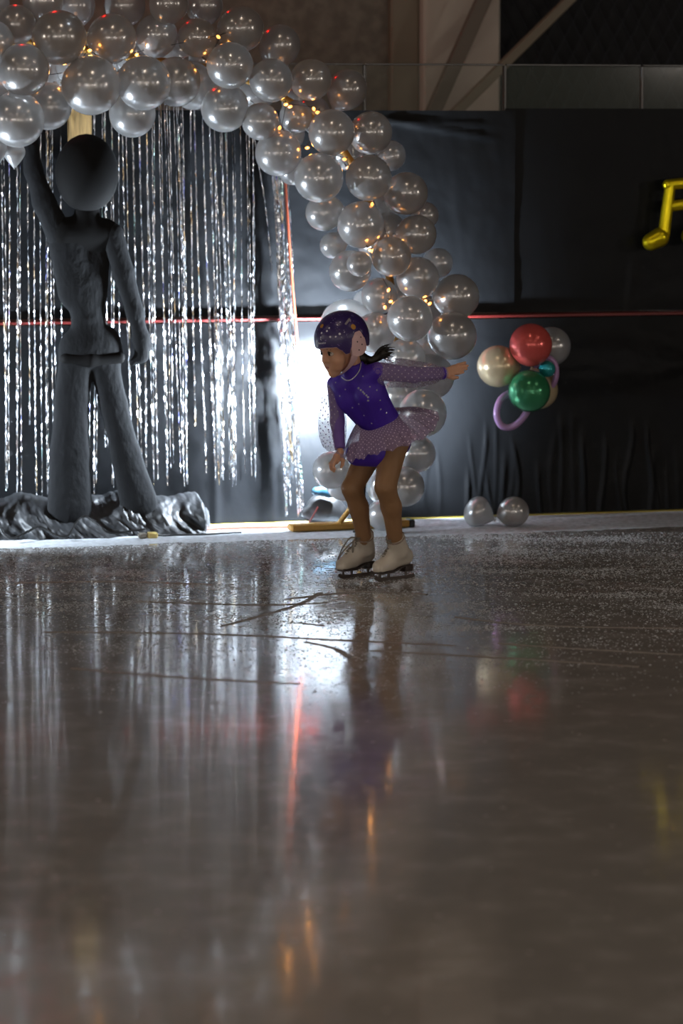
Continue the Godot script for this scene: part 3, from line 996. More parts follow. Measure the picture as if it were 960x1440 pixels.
	# the red lamp over the stage
	var red := thing("red_lamp", boards_frame() * Transform3D(Basis.IDENTITY, Vector3(-1.3, 3.5, -0.9)), "red stage lamp above the balloon arch", "lamp")
	part("housing", lathe([Vector2(0.0005, 0.16), Vector2(0.06, 0.15), Vector2(0.075, 0.0), Vector2(0.07, 0.0)], 20).mesh(), M.dark_metal, red)
	part("lamp_face", lathe([Vector2(0.0005, 0.004), Vector2(0.068, 0.002), Vector2(0.068, -0.004), Vector2(0.0005, -0.004)], 20).mesh(), glow("red_face", Color(1.0, 0.06, 0.03), 20.0), red)
	part("hanger", tube([Vector3(0, 0.15, 0), Vector3(0, 4.5, 0)], 0.012, 8).mesh(), M.dark_metal, red)
	omni(boards_frame() * Vector3(-1.3, 3.46, -0.9), Color(1.0, 0.06, 0.03), 0.22, 0.07)

func flood(at: Vector3, towards: Vector3, label: String, k: float) -> void:
	var z := -towards.normalized()
	var x := Vector3.UP.cross(z).normalized()
	var t := thing("floodlight", boards_frame() * Transform3D(Basis(x, z.cross(x), z), at), label, "floodlight")
	part("housing", box(Vector3(0.13, 0.10, 0.035), Vector3(0, 0, 0.02), 0.006).mesh(false), M.dark_metal, t)
	part("lamp_face", box(Vector3(0.11, 0.08, 0.006), Vector3(0, 0, -0.001), 0.002).mesh(false), glow("flood_face", Color(0.90, 0.95, 1.0), 25.0), t)
	var down := (t.transform.basis.inverse() * Vector3.DOWN)
	part("stand", tube([Vector3(0, 0, 0.03), Vector3(-0.03, 0, 0.03) + down * (at.y - 0.012)], 0.008, 8).mesh(), M.dark_metal, t)
	part("stand_foot", tube([Vector3(-0.03, 0, 0.03) + down * (at.y - 0.014), Vector3(-0.03, 0, 0.03) + down * (at.y - 0.002)], 0.04, 14).mesh(), M.dark_metal, t)
	var l := SpotLight3D.new()
	l.name = "spot_light"
	l.light_color = Color(0.88, 0.94, 1.0)
	l.light_energy = 14.0 * k
	l.light_size = 0.04
	l.spot_range = 60.0
	l.spot_attenuation = 2.0
	l.spot_angle = 86.0
	l.spot_angle_attenuation = 0.35
	l.shadow_enabled = true
	add_child(l, true)
	var from := boards_frame() * (at + towards.normalized() * 0.045)
	l.look_at_from_position(from, boards_frame() * (at + towards.normalized()))

func small_things() -> void:
	var round_mesh := balloon_shape()
	var long_mesh := long_balloon_shape()
	# coloured cluster
	var base := W(745, 520, 0.14)
	base.z = 0.05
	var c := thing("balloon_cluster", boards_frame() * Transform3D(Basis.IDENTITY, base), "cluster of red, green, gold and silver balloons with lilac loops on the black sheet", "balloons")
	var back := Transform3D(Basis.IDENTITY, -base)
	for b in [[746, 485, 29.5, 0.30, "red_balloon", "glossy coral red balloon"], [700, 515, 29, 0.22, "gold_balloon", "pearly champagne gold balloon"], [744, 550, 29, 0.32, "green_balloon", "glossy green balloon"], [769, 519, 11.5, 0.30, "teal_balloon", "tiny teal balloon"], [775, 487, 27, 0.15, "silver_balloon", "clear silver balloon"], [757, 548, 27, 0.17, "gold_balloon", "pearly champagne balloon behind the green one"]]:
		var p := W(b[0], b[1], b[3])
		var r: float = b[2] / 318.0
		var o := part("balloon", round_mesh, M[b[4]], c, back * Transform3D(aim(p - W(748, 518, 0.16)).scaled_local(Vector3(r, r, r)), p))
		o.set_meta("label", b[5])
	var loop1 := []
	for q in [[735, 550, 0.22], [716, 553, 0.23], [703, 563, 0.25], [698, 582, 0.26], [704, 598, 0.26], [717, 601, 0.26], [731, 592, 0.26], [742, 575, 0.24], [746, 550, 0.2]]:
		loop1.append(W(q[0], q[1], q[2]) - base)
	part("loop_balloon", tube(curve(loop1, 6), 0.0145, 12).mesh(), M.lilac_balloon, c)
	var loop2 := []
	for q in [[752, 515, 0.2], [768, 503, 0.24], [779, 510, 0.25], [782, 524, 0.25], [778, 540, 0.24], [765, 552, 0.2]]:
		loop2.append(W(q[0], q[1], q[2]) - base)
	part("loop_balloon", tube(curve(loop2, 6), 0.0125, 12).mesh(), M.lilac_balloon, c)
	# two balloons on the ice
	var r1 := 0.068
	var g1 := on_ice(670, 741)
	g1.y = r1 * 0.99
	var o1 := part("balloon", long_mesh, M.silver_balloon, self, Transform3D(aim(Vector3(-0.86, 0.42, 0.1)).scaled_local(Vector3(r1, r1 * 0.78, r1)), g1))
	tag(o1, "pear-shaped silver balloon lying on the ice, its drawn-out neck pointing at a rounder one", "balloon", "loose balloons on the ice")
	var g2 := on_ice(722, 741)
	g2.y = r1 * 0.97
	var o2 := part("balloon", round_mesh, M.silver_balloon, self, Transform3D(aim(Vector3(0.95, 0.3, 0.2)).scaled_local(Vector3(0.066, 0.066, 0.066)), g2))
	tag(o2, "round silver balloon lying on the ice against the neck of a pear-shaped one", "balloon", "loose balloons on the ice")
	# gold foil music note
	var nb := W(945, 330, 0.1)
	nb.z = 0.04
	var note := thing("music_note_balloon", boards_frame() * Transform3D(Basis.IDENTITY, nb), "gold foil balloon shaped as a pair of beamed music notes on the black sheet", "balloon")
	var nback := Transform3D(Basis.IDENTITY, -nb)
	part("note_head", flat_blob([[915, 340, 927, 334, 12.5, 14]], 0.1, 0.9, 0.004, 0.004).moved(nback).mesh(), M.gold_foil, note)
	part("stem", flat_blob([[933, 330, 942, 262, 9, 8]], 0.1, 0.9, 0.004, 0.004).moved(nback).mesh(), M.gold_foil, note)
	part("beam", flat_blob([[939, 260, 1004, 253, 8, 8]], 0.1, 0.9, 0.004, 0.004).moved(nback).mesh(), M.gold_foil, note)
	part("beam", flat_blob([[943, 290, 1000, 282, 8, 8]], 0.1, 0.9, 0.004, 0.004).moved(nback).mesh(), M.gold_foil, note)
	part("stem", flat_blob([[992, 322, 1002, 254, 9, 8]], 0.1, 0.9, 0.004, 0.004).moved(nback).mesh(), M.gold_foil, note)
	part("note_head", flat_blob([[970, 332, 984, 327, 13, 14]], 0.1, 0.9, 0.004, 0.004).moved(nback).mesh(), M.gold_foil, note)
	# cords
	var oc := []
	for q in [[400, 200, 0.16], [401, 255, 0.16], [405, 320, 0.165], [410, 390, 0.16], [415, 448, 0.16], [417, 475, 0.15], [420, 497, 0.12], [424, 518, 0.09]]:
		oc.append(W(q[0], q[1], q[2]))
	tag(part("orange_cord", tube(curve(oc, 6), 0.0065, 8).mesh(), M.orange_cord, self, boards_frame()), "orange extension cord hanging down through the narrow foil bundle", "cord")
	var fl := []
	for q in [[222, 0.29], [260, 0.26], [310, 0.22], [360, 0.22], [410, 0.24], [440, 0.26]]:
		var p := W(q[0], 743, q[1])
		fl.append(Vector3(p.x, 0.0105, q[1]))
	tag(part("orange_cord", tube(curve(fl, 6), 0.008, 8).mesh(), M.orange_cord, self, boards_frame()), "orange extension cord lying on the ice along the foot of the black sheet", "cord")
	var bl := []
	for q in [[-6, 728, 0.40], [4, 750, 0.44], [18, 757, 0.46], [40, 747, 0.45], [56, 741, 0.43], [78, 752, 0.45], [94, 754, 0.46], [107, 735, 0.43], [119, 726, 0.41], [138, 737, 0.44], [150, 748, 0.46], [170, 749, 0.46], [186, 746, 0.44], [204, 744, 0.42]]:
		var p := W(q[0], q[1], q[2])
		bl.append(Vector3(p.x, maxf(p.y, 0.006), p.z))
	tag(part("black_cable", tube(curve(bl, 8), 0.005, 8).mesh(), M.black_cable, self, boards_frame()), "thin black cable looping over the ice in front of the crumpled cloth", "cable")
	var cn := W(214, 744, 0.42)
	cn.y = 0.014
	var plug := thing("cord_connector", boards_frame() * Transform3D(Basis.IDENTITY, cn), "cream plug joined to a socket on the ice where the cords meet", "plug")
	part("plug", box(Vector3(0.045, 0.026, 0.03), Vector3(0, 0, 0), 0.007).mesh(false), M.cream_plug, plug)
	part("socket", box(Vector3(0.035, 0.024, 0.028), Vector3(-0.042, 0, 0.0), 0.007).mesh(false), M.lace, plug)
	part("tail", tube([Vector3(0.02, 0, 0), Vector3(0.05, -0.004, -0.02), Vector3(0.10, -0.007, -0.04), Vector3(0.22, -0.008, -0.03), Vector3(0.40, -0.008, -0.07)], 0.005, 8).mesh(), M.black_cable, plug)
	# bags beside the arch foot
	var bagat := W(468, 740, 0.27)
	bagat.y = 0.0
	var bag := thing("plastic_bag", boards_frame() * Transform3D(Basis.IDENTITY, Vector3(bagat.x, 0, 0)), "dark plastic bag slumped on the ice beside the yellow foot of the arch", "bag")
	var bb := Transform3D(Basis.IDENTITY, Vector3(-bagat.x, 0, 0))
	part("sack", flat_blob([[462, 718, 474, 722, 18, 15], [444, 712, 450, 724, 13, 12], [452, 704, 468, 708, 11, 11], [430, 722, 436, 728, 7, 6]], 0.19, 0.8, 0.006, 0.01).moved(bb).mesh(), M.black_rubber, bag)
	part("blue_film", flat_blob([[444, 691, 468, 693, 6, 5], [455, 690, 462, 694, 7, 6]], 0.25, 0.8, 0.004, 0.006).moved(bb).mesh(), M.cyan_film, bag)
	part("red_handle", tube([W(434, 736, 0.30) + bb.origin, W(447, 713, 0.31) + bb.origin], 0.004, 6).mesh(), M.red_paint, bag)

# ------------------------------------------------------------------ the skater
const PX := 372.0
func G(u: float, v: float, z := 0.0) -> Vector3:       # metres from the skater's feet: right, up, towards the ice side
	return Vector3((u - 520.0) / PX, ((815.0 - v) / PX + z * 0.1167) / 0.9932, z)

func skater() -> void:
	var who := thing("person", Transform3D(Basis.IDENTITY, on_ice(520, 815)), "child skater in violet dress, dark starry helmet and white skates, one arm stretched back", "person")
	# head axes: looking to the left and down
	var fwd := Vector3(-0.821, -0.259, 0.512).normalized()
	var lft := Vector3(0.53, 0, 0.848).normalized()
	var up := lft.cross(fwd) * -1.0
	if up.y < 0.0: up = -up
	var H := Transform3D(Basis(lft, up, fwd), G(480, 493, 0.17))
	# joints
	var hip_r := G(529, 617, -0.035)
	var hip_l := G(554, 615, 0.04)
	var knee_r := G(494.5, 687, 0.055)
	var knee_l := G(541, 686, 0.13)
	var ank_r := G(512, 757, -0.02)
	var ank_l := G(555, 757, 0.055)
	var sh_r := G(472, 542, 0.045)
	var sh_l := G(530, 526, 0.155)
	var el_r := G(474, 594, 0.05)
	var wr_r := G(478, 637, 0.10)
	var el_l := G(580, 529, 0.05)
	var wr_l := G(623, 525, -0.06)
	var wl := Vector3(0.69, 0, 0.72)
	var cl := Vector3(0.8, 0.2, 0.56).normalized()
	var waist := G(532, 593, 0.02)
	var chest := G(507, 557, 0.085)
	var torso := [[hip_r, hip_l, 0.060, 0.060], [G(548, 622, -0.035), G(556, 622, 0.0), 0.056, 0.054], [G(524, 632, 0.02), G(535, 636, 0.03), 0.05, 0.05], [G(503, 639, 0.07), G(528, 639, 0.085), 0.042, 0.046],
		[G(540, 610) - wl * 0.02, waist - wl * 0.024, 0.064, 0.056], [G(540, 610) + wl * 0.02, waist + wl * 0.024, 0.064, 0.056],
		[waist - wl * 0.024, chest - cl * 0.044, 0.056, 0.056], [waist + wl * 0.024, chest + cl * 0.040, 0.056, 0.057],
		[chest - cl * 0.044, G(484, 545, 0.075), 0.054, 0.042], [chest + cl * 0.040, G(520, 536, 0.125), 0.056, 0.042],
		[sh_r, G(500, 538, 0.10), 0.030, 0.036], [G(500, 538, 0.10), sh_l, 0.036, 0.031]]
	var neck := [[G(500, 540, 0.105), G(493, 507, 0.13), 0.040, 0.037]]
	var leg_r := [[hip_r, knee_r, 0.056, 0.036], [knee_r, knee_r.lerp(ank_r, 0.38) + Vector3(0.008, 0, -0.006), 0.035, 0.034], [knee_r.lerp(ank_r, 0.38) + Vector3(0.008, 0, -0.006), ank_r, 0.034, 0.0265]]
	var leg_l := [[hip_l, knee_l, 0.058, 0.037], [knee_l, knee_l.lerp(ank_l, 0.38) + Vector3(0.008, 0, -0.006), 0.036, 0.035], [knee_l.lerp(ank_l, 0.38) + Vector3(0.008, 0, -0.006), ank_l, 0.035, 0.027]]
	var arm_r := [[sh_r, el_r, 0.030, 0.023], [el_r, wr_r, 0.023, 0.0165]]
	var arm_l := [[sh_l, el_l, 0.032, 0.026], [el_l, wr_l, 0.026, 0.021]]
	# hands
	var hand_l := [[wr_l, G(628, 524, -0.065), 0.0165, 0.017], [G(628, 527, -0.062), G(636, 525, -0.066), 0.0135, 0.0115], [G(628, 522, -0.068), G(637, 518, -0.072), 0.0135, 0.0115]]
	for f in [[[636, 516, -0.075], [645, 513, -0.082], [654, 509.5, -0.084], 0.0068], [[638, 518, -0.07], [647, 516, -0.075], [657, 514, -0.077], 0.007], [[638, 521, -0.066], [647, 520, -0.068], [655.5, 518.5, -0.068], 0.007], [[637, 525, -0.063], [644, 524.5, -0.061], [651, 523.5, -0.058], 0.0062], [[629, 529, -0.058], [636, 531.5, -0.05], [643, 531, -0.046], 0.0074]]:
		var p := G(f[0][0], f[0][1], f[0][2])
		var q := G(f[1][0], f[1][1], f[1][2])
		var e := G(f[2][0], f[2][1], f[2][2])
		hand_l.append([p, q, f[3] * 1.05, f[3]])
		hand_l.append([q, e, f[3], f[3] * 0.78])
	var hand_r := [[wr_r, G(475.5, 643, 0.105), 0.0145, 0.015], [G(473, 643, 0.10), G(470, 649, 0.10), 0.0125, 0.0105], [G(475, 644, 0.115), G(473, 650, 0.122), 0.0125, 0.0105]]
	for f in [[[469, 648, 0.095], [464.5, 653, 0.098], [465.5, 658, 0.103], [469, 662, 0.107], 0.0066], [[470, 649, 0.108], [465.5, 654, 0.112], [466, 660, 0.116], [469.5, 664, 0.119], 0.0064], [[471, 649, 0.121], [467, 654.5, 0.127], [467, 660, 0.131], [470, 663, 0.134], 0.0062], [[472, 649, 0.132], [469, 654, 0.139], [468.5, 658, 0.143], [471, 661, 0.145], 0.0055], [[478.5, 644, 0.112], [482, 649, 0.116], [481.5, 654, 0.119], [479.5, 658, 0.12], 0.0066]]:
		for k in 3:
			hand_r.append([G(f[k][0], f[k][1], f[k][2]), G(f[k + 1][0], f[k + 1][1], f[k + 1][2]), f[4] * (1.05 - 0.1 * k), f[4] * (0.97 - 0.12 * k)])
	# the body: trunk and limbs, then head and hands on finer grids
	var at_r := on_ice(503, 811) - on_ice(520, 815)
	var at_l := on_ice(555.5, 815) - on_ice(520, 815)
	var dir_r := Vector3(-0.70, 0, 0.71)
	var dir_l := Vector3(-0.74, 0, 0.67)
	var foot_r := [[ank_r, at_r - dir_r * 0.04 + Vector3.UP * 0.09, 0.024, 0.02], [at_r - dir_r * 0.04 + Vector3.UP * 0.09, at_r + dir_r * 0.06 + Vector3.UP * 0.062, 0.02, 0.013]]
	var foot_l := [[ank_l, at_l - dir_l * 0.04 + Vector3.UP * 0.09, 0.024, 0.02], [at_l - dir_l * 0.04 + Vector3.UP * 0.09, at_l + dir_l * 0.06 + Vector3.UP * 0.062, 0.02, 0.013]]
	var body := blob(torso + neck + leg_r + leg_l + arm_r + arm_l + foot_r + foot_l, 0.010, 0.006, -0.004)
	body.add(head_mesh(H))
	body.add(blob(hand_l, 0.0027, 0.0022))
	body.add(blob(hand_r, 0.0027, 0.0022))
	part("body", body.mesh(), M.skin, who)
	face(H, who)
	# clothes
	part("tights", blob(leg_r + leg_l + [[hip_r, hip_l, 0.060, 0.060]], 0.008, 0.006, 0.002, [[G(530, 605), Vector3.UP]]).mesh(), M.tights, who)
	var axis := (G(499, 532, 0.11) - waist).normalized()
	var collar_top := G(494.5, 514, 0.125)
	var leo := blob(torso + neck, 0.0065, 0.006, 0.004, [[collar_top, (G(493, 507, 0.13) - G(500, 540, 0.105)).normalized()]])
	var leotard := part("leotard", leo.mesh(), M.violet_velvet, who)
	stones(leo, leotard, axis)
	for s in [[arm_r, sh_r, wr_r, el_r], [arm_l, sh_l, wr_l, el_l]]:
		var end: Vector3 = ((s[2] as Vector3) - (s[3] as Vector3)).normalized()
		part("sleeve", blob(s[0], 0.006, 0.005, 0.003, [[s[2] - end * 0.012, end]]).mesh(), M.violet_sleeve, who)
	sheer_sleeves(who)
	skirt(who)
	# silver piping at the collar
	part("collar_piping", tube(curve([G(480, 534, 0.155), G(486, 538.5, 0.168), G(493, 538, 0.172), G(500, 532, 0.172), G(505, 524, 0.165), G(507, 514, 0.15)], 6), 0.0022, 6).mesh(), M.silver_trim, who)
	helmet(H, who)
	hair(who)
	skate(who, at_r, dir_r, ank_r, true)
	skate(who, at_l, dir_l, ank_l, false)

func head_mesh(H: Transform3D) -> MB:
	var b := [[Vector3(0, 0.035, -0.035), Vector3(0, 0.040, 0.018), 0.068, 0.066], [Vector3(0, -0.005, 0.0), Vector3(0, 0.0, 0.025), 0.056, 0.052],
		[Vector3(0, -0.045, 0.018), Vector3(0, -0.066, 0.048), 0.044, 0.028], [Vector3(-0.028, -0.034, 0.046), Vector3(-0.022, -0.052, 0.048), 0.029, 0.026], [Vector3(0.028, -0.034, 0.046), Vector3(0.022, -0.052, 0.048), 0.029, 0.026],
		[Vector3(0, -0.083, 0.060), Vector3(0, -0.080, 0.056), 0.017, 0.02], [Vector3(-0.026, 0.018, 0.060), Vector3(0.026, 0.018, 0.060), 0.017, 0.017],
		[Vector3(0, 0.004, 0.073), Vector3(0, -0.028, 0.084), 0.0065, 0.0085], [Vector3(-0.008, -0.030, 0.079), Vector3(0.008, -0.030, 0.079), 0.0065, 0.0065],
		[Vector3(-0.012, -0.050, 0.070), Vector3(0.012, -0.050, 0.070), 0.008, 0.008], [Vector3(-0.010, -0.062, 0.069), Vector3(0.010, -0.062, 0.069), 0.008, 0.008]]
	return blob(b, 0.0034, 0.0032).moved(H)

func face(H: Transform3D, who: Node3D) -> void:
	for s in [-1, 1]:
		var e := part("eye", lathe([Vector2(0.0005, 1), Vector2(0.5, 0.87), Vector2(0.87, 0.5), Vector2(1, 0), Vector2(0.87, -0.5), Vector2(0.5, -0.87), Vector2(0.0005, -1)], 14).mesh(), M.eye_white, who, H * Transform3D(Basis.from_scale(Vector3(0.0135, 0.0095, 0.010)), Vector3(0.027 * s, -0.004, 0.0660)))
		part("iris", lathe([Vector2(0.0005, 0.3), Vector2(0.7, 0.25), Vector2(1, 0), Vector2(0.0005, -0.1)], 12).mesh(), M.iris, e, Transform3D(Basis(Vector3.RIGHT, PI / 2).scaled(Vector3(0.52, 0.72, 1.0)), Vector3(0, -0.05, 0.80)))
		part("eyebrow", tube([H * Vector3(0.014 * s, 0.014, 0.0765), H * Vector3(0.027 * s, 0.017, 0.0765), H * Vector3(0.040 * s, 0.013, 0.070)], [0.0018, 0.0024, 0.0012], 6).mesh(), M.hair, who)
		part("upper_lid", tube([H * Vector3(0.016 * s, -0.001, 0.0735), H * Vector3(0.027 * s, 0.0055, 0.0765), H * Vector3(0.039 * s, -0.001, 0.0705)], [0.0016, 0.0022, 0.0014], 6).mesh(), M.hair, who)
	part("lips", blob([[Vector3(-0.011, -0.0535, 0.0765), Vector3(0.011, -0.0535, 0.0765), 0.0032, 0.0032], [Vector3(-0.009, -0.059, 0.0755), Vector3(0.009, -0.059, 0.0755), 0.0036, 0.0036]], 0.0016, 0.0015).moved(H).mesh(), M.lips, who)

func stones(leo: MB, parent: Node3D, axis: Vector3) -> void:
	# rhinestones: an arc on the chest and a scatter, each set on the cloth's own surface
	var m := leo.mesh()
	var arr := m.surface_get_arrays(0)
	var P: PackedVector3Array = arr[Mesh.ARRAY_VERTEX]
	var N: PackedVector3Array = arr[Mesh.ARRAY_NORMAL]
	var gem := lathe([Vector2(0.0005, 0.7), Vector2(0.6, 0.6), Vector2(1.0, 0.0), Vector2(0.0005, -0.1)], 8).mesh(false)
	var list := []
	for q in [[503, 550], [506.5, 551], [509, 553.5], [511.5, 556], [514, 559], [516, 562.5], [517, 566]]:
		list.append([q[0], q[1], 0.0045])
	for q in [[471, 541], [485, 551], [509, 532], [518, 548], [504, 570], [511, 586], [534, 565], [534.5, 579], [543, 583], [522, 598], [477, 559], [494, 575], [528, 552]]:
		list.append([q[0], q[1], 0.0032])
	for q in list:
		var best := -1
		var bd := 1e9
		for k in P.size():
			if N[k].z < 0.1: continue
			var p := P[k]
			var u := 520.0 + p.x * PX
			var v := 815.0 - (p.y * 0.9932 - p.z * 0.1167) * PX
			var d := Vector2(u - q[0], v - q[1]).length()
			if d < bd:
				bd = d
				best = k
		part("rhinestone", gem, M.rhinestone, parent, Transform3D(aim(N[best]).scaled_local(Vector3(q[2], q[2], q[2])), P[best]))

func sheer_sleeves(who: Node3D) -> void:
	# rings: centre column, row, depth; half width, half depth; the axis follows the arm
	var right := [[470, 538, 0.045, 9, 0.030], [467, 552, 0.04, 13, 0.038], [466, 572, 0.035, 17.5, 0.045], [466, 592, 0.035, 20, 0.048], [467, 612, 0.04, 19, 0.046], [469, 627, 0.06, 16, 0.04], [473, 636, 0.085, 11, 0.03], [477, 639, 0.10, 6.5, 0.02], [478, 644, 0.103, 7.5, 0.022]]
	var f := func(a: float, b: float) -> Vector3:
		var t := b * (right.size() - 1)
		var k := mini(int(t), right.size() - 2)
		var q := t - k
		var c := G(right[k][0], right[k][1], right[k][2]).lerp(G(right[k + 1][0], right[k + 1][1], right[k + 1][2]), q)
		var w: float = lerpf(right[k][3], right[k + 1][3], q) / PX
		var d: float = lerpf(right[k][4], right[k + 1][4], q)
		var g := TAU * a
		var ripple := 1.0 + 0.05 * sin(g * 7.0 + b * 4.0) * sin(PI * b)
		return c + Vector3(cos(g) * w * ripple, 0.004 * sin(g * 5.0) * sin(PI * b), sin(g) * d * ripple)
	part("sheer_sleeve", grid(f, 48, 32, Vector2(13, 15)).mesh(), M.sheer, who)
	var left := [[524, 530, 0.16, 9, 0.032], [531, 528, 0.155, 16, 0.042], [545, 528, 0.125, 19.5, 0.05], [562, 527, 0.09, 20, 0.05], [580, 528, 0.05, 18.5, 0.045], [598, 527, 0.005, 16, 0.04], [611, 526, -0.03, 13, 0.034], [618, 525, -0.05, 9, 0.025], [621, 525, -0.055, 8, 0.022], [624, 525, -0.06, 10, 0.026]]
	var ax := (G(623, 525, -0.06) - G(530, 526, 0.155)).normalized()
	var sd := ax.cross(Vector3.UP).normalized()
	var h := func(a: float, b: float) -> Vector3:
		var t := b * (left.size() - 1)
		var k := mini(int(t), left.size() - 2)
		var q := t - k
		var c := G(left[k][0], left[k][1], left[k][2]).lerp(G(left[k + 1][0], left[k + 1][1], left[k + 1][2]), q)
		var w: float = lerpf(left[k][3], left[k + 1][3], q) / PX
		var d: float = lerpf(left[k][4], left[k + 1][4], q)
		var g := TAU * a
		var ripple := 1.0 + 0.045 * sin(g * 6.0 + b * 5.0) * sin(PI * b)
		return c + Vector3(0, cos(g) * w * ripple, 0) + sd * sin(g) * d * ripple
	part("sheer_sleeve", grid(h, 48, 32, Vector2(13, 16)).mesh(), M.sheer, who)
	part("cuff", tube([G(619.5, 525, -0.053), G(623.5, 525, -0.06)], 0.0235, 16, false).mesh(), M.violet_velvet, who)

func skirt(who: Node3D) -> void:
	var waist := [G(502, 598, 0.055), G(508, 604, 0.092), G(519, 607, 0.107), G(533, 603, 0.108), G(547, 596, 0.098), G(557, 588, 0.07), G(562, 581, 0.03), G(561, 577, -0.02), G(551, 576, -0.055), G(535, 578, -0.075), G(518, 584, -0.065), G(506, 591, -0.03), G(501, 596, 0.015)]
	var hem := [G(485, 648, 0.10), G(501, 648, 0.165), G(521, 641, 0.185), G(545, 635, 0.185), G(571, 627, 0.165), G(595, 616, 0.12), G(611, 602, 0.06), G(616, 584, -0.02), G(598, 576.5, -0.10), G(567, 577, -0.15), G(532, 588, -0.16), G(500, 610, -0.11), G(484, 634, 0.0)]
	for layer in 2:
		var f := func(a: float, b: float) -> Vector3:
			var w := ring_at(waist, a)
			var e := ring_at(hem, a)
			var wave: float = 0.007 * sin(a * TAU * 15.0 + layer * 1.6) + 0.003 * sin(a * TAU * 31.0 + 1.0)
			var p := w.lerp(e, b * (1.0 - 0.06 * layer))
			p += Vector3(0, 0.012 * sin(PI * b) - 0.004 * layer, 0) + (e - w).cross(Vector3(0, 0, 1)).normalized() * 0.0
			return p + Vector3(0, wave * b * b, 0.4 * wave * b)
		part("skirt", grid(f, 150, 14, Vector2(40, 6), false, false).mesh(), M.skirt, who)

func helmet(H: Transform3D, who: Node3D) -> void:
	# shell: angle round from the brow (0) to the nape (180), both sides alike; how far down the edge lies
	var edge_of := func(deg: float) -> float:
		var a := absf(deg)
		var pts := [[0, -0.012], [25, -0.010], [48, -0.014], [58, -0.030], [66, -0.050], [74, -0.050], [80, -0.030], [86, 0.004], [96, 0.020], [108, 0.020], [116, -0.010], [124, -0.046], [140, -0.052], [180, -0.052]]
		for k in pts.size() - 1:
			if a <= pts[k + 1][0]:
				return lerpf(pts[k][1], pts[k + 1][1], smoothstep(0.0, 1.0, (a - pts[k][0]) / (pts[k + 1][0] - pts[k][0])))
		return -0.052
	var C := H * Transform3D(Basis.IDENTITY, Vector3(0, 0.036, -0.010))
	var surface := func(deg: float, t: float, edge: float, fat: float) -> Vector3:   # t 0 at the crown, 1 at the edge
		var y0: float = edge
		var top := 0.098
		var low := asin(clampf(y0 / top, -1.0, 1.0))
		var el := lerpf(PI / 2.0, low, t)
		var a := deg_to_rad(deg)
		var c := cos(el)
		if y0 < 0.0 and el < 0.0:
			c = lerpf(1.0, c, 0.55)
		return Vector3(sin(a) * 0.088 * c, sin(el) * top, cos(a) * 0.108 * c) * fat
	var outer := func(a: float, b: float) -> Vector3:
		var deg := a * 360.0 - 180.0
		return C * surface.call(deg, b, edge_of.call(deg), 1.0)
	var inner := func(a: float, b: float) -> Vector3:
		var deg := a * 360.0 - 180.0
		return C * surface.call(deg, b, edge_of.call(deg), 0.93)
	var sh := grid(outer, 144, 20, Vector2.ONE, false, true)
	var base := part("helmet", sh.mesh(), M.helmet_shell, who)
	var lining := grid(inner, 144, 20)
	var rim := func(a: float, b: float) -> Vector3:
		var deg := a * 360.0 - 180.0
		var e: float = edge_of.call(deg)
		var p: Vector3 = surface.call(deg, 1.0, e, 1.0)
		var q: Vector3 = surface.call(deg, 1.0, e, 0.93)
		var m := p.lerp(q, b)
		return C * (m - Vector3(0, 0.004 * sin(PI * b), 0))
	lining.add(grid(rim, 144, 4, Vector2.ONE, false, true))
	part("lining", lining.mesh(), M.helmet_lining, base)
	# ear pads with four holes each, and the chin strap
	for s in [-1, 1]:
		var pad := func(a: float, b: float) -> Vector3:
			var deg: float = lerpf(79.0, 119.0, a) * s
			var yy := lerpf(0.024 - 0.014 * absf(a - 0.5) * 2.0, -0.068 + 0.014 * pow(absf(a - 0.5) * 2.0, 2.0) - 0.006 * (1.0 - a), b)
			var rr := 0.962 + 0.02 * sin(PI * a) * sin(PI * b)
			var g := deg_to_rad(deg)
			return C * Vector3(sin(g) * 0.088 * rr, yy, cos(g) * 0.108 * rr)
		var pm := grid(pad, 12, 12, Vector2.ONE, false, s < 0)
		var padin := func(a: float, b: float) -> Vector3:
			return pad.call(a, b) - C.basis.x * 0.012 * s
		pm.add(grid(padin, 12, 12, Vector2.ONE, false, s > 0))
		var p := part("ear_pad", pm.mesh(), M.helmet_lining, base)
		for q in [[0.42, 0.42], [0.72, 0.28], [0.68, 0.60], [0.42, 0.76]]:
			var at: Vector3 = pad.call(q[0], q[1])
			part("hole", lathe([Vector2(0.0005, 0.0006), Vector2(0.0028, 0.0006), Vector2(0.0028, -0.001), Vector2(0.0005, -0.001)], 10).mesh(), M.boot_sole, p, Transform3D(aim(C.basis.x * s + C.basis.z * -0.3), at + C.basis.x * 0.0006 * s))
		# strap from the pad down along the jaw
		var st := func(a: float, b: float) -> Vector3:
			var from := H * Vector3(0.078 * s, -0.026, lerpf(-0.022, 0.012, a))
			var to := H * Vector3(0.004 * s, -0.098, lerpf(0.030, 0.048, a))
			var mid := H * Vector3(0.066 * s, -0.070, lerpf(-0.004, 0.026, a))
			return from.lerp(mid, b).lerp(mid.lerp(to, b), b)
		var sm := grid(st, 4, 16, Vector2.ONE, false, s < 0)
		var st2 := func(a: float, b: float) -> Vector3:
			return st.call(a, b) - C.basis.x * 0.003 * s
		sm.add(grid(st2, 4, 16, Vector2.ONE, false, s > 0))
		part("chin_strap", sm.mesh(), M.helmet_lining, base)
	# printed marks: two little orange planets, a pale diagonal word strip and the word on the brow
	var mark := func(deg: float, el: float, fat: float) -> Transform3D:
		var a := deg_to_rad(deg)
		var e := deg_to_rad(el)
		var p := Vector3(sin(a) * 0.088 * cos(e), sin(e) * 0.098, cos(a) * 0.108 * cos(e))
		var n := Vector3(p.x / 0.00774, p.y / 0.0096, p.z / 0.01166).normalized()
		var x := Vector3.UP.cross(n).normalized()
		return C * Transform3D(Basis(x, n.cross(x), n), p * fat)
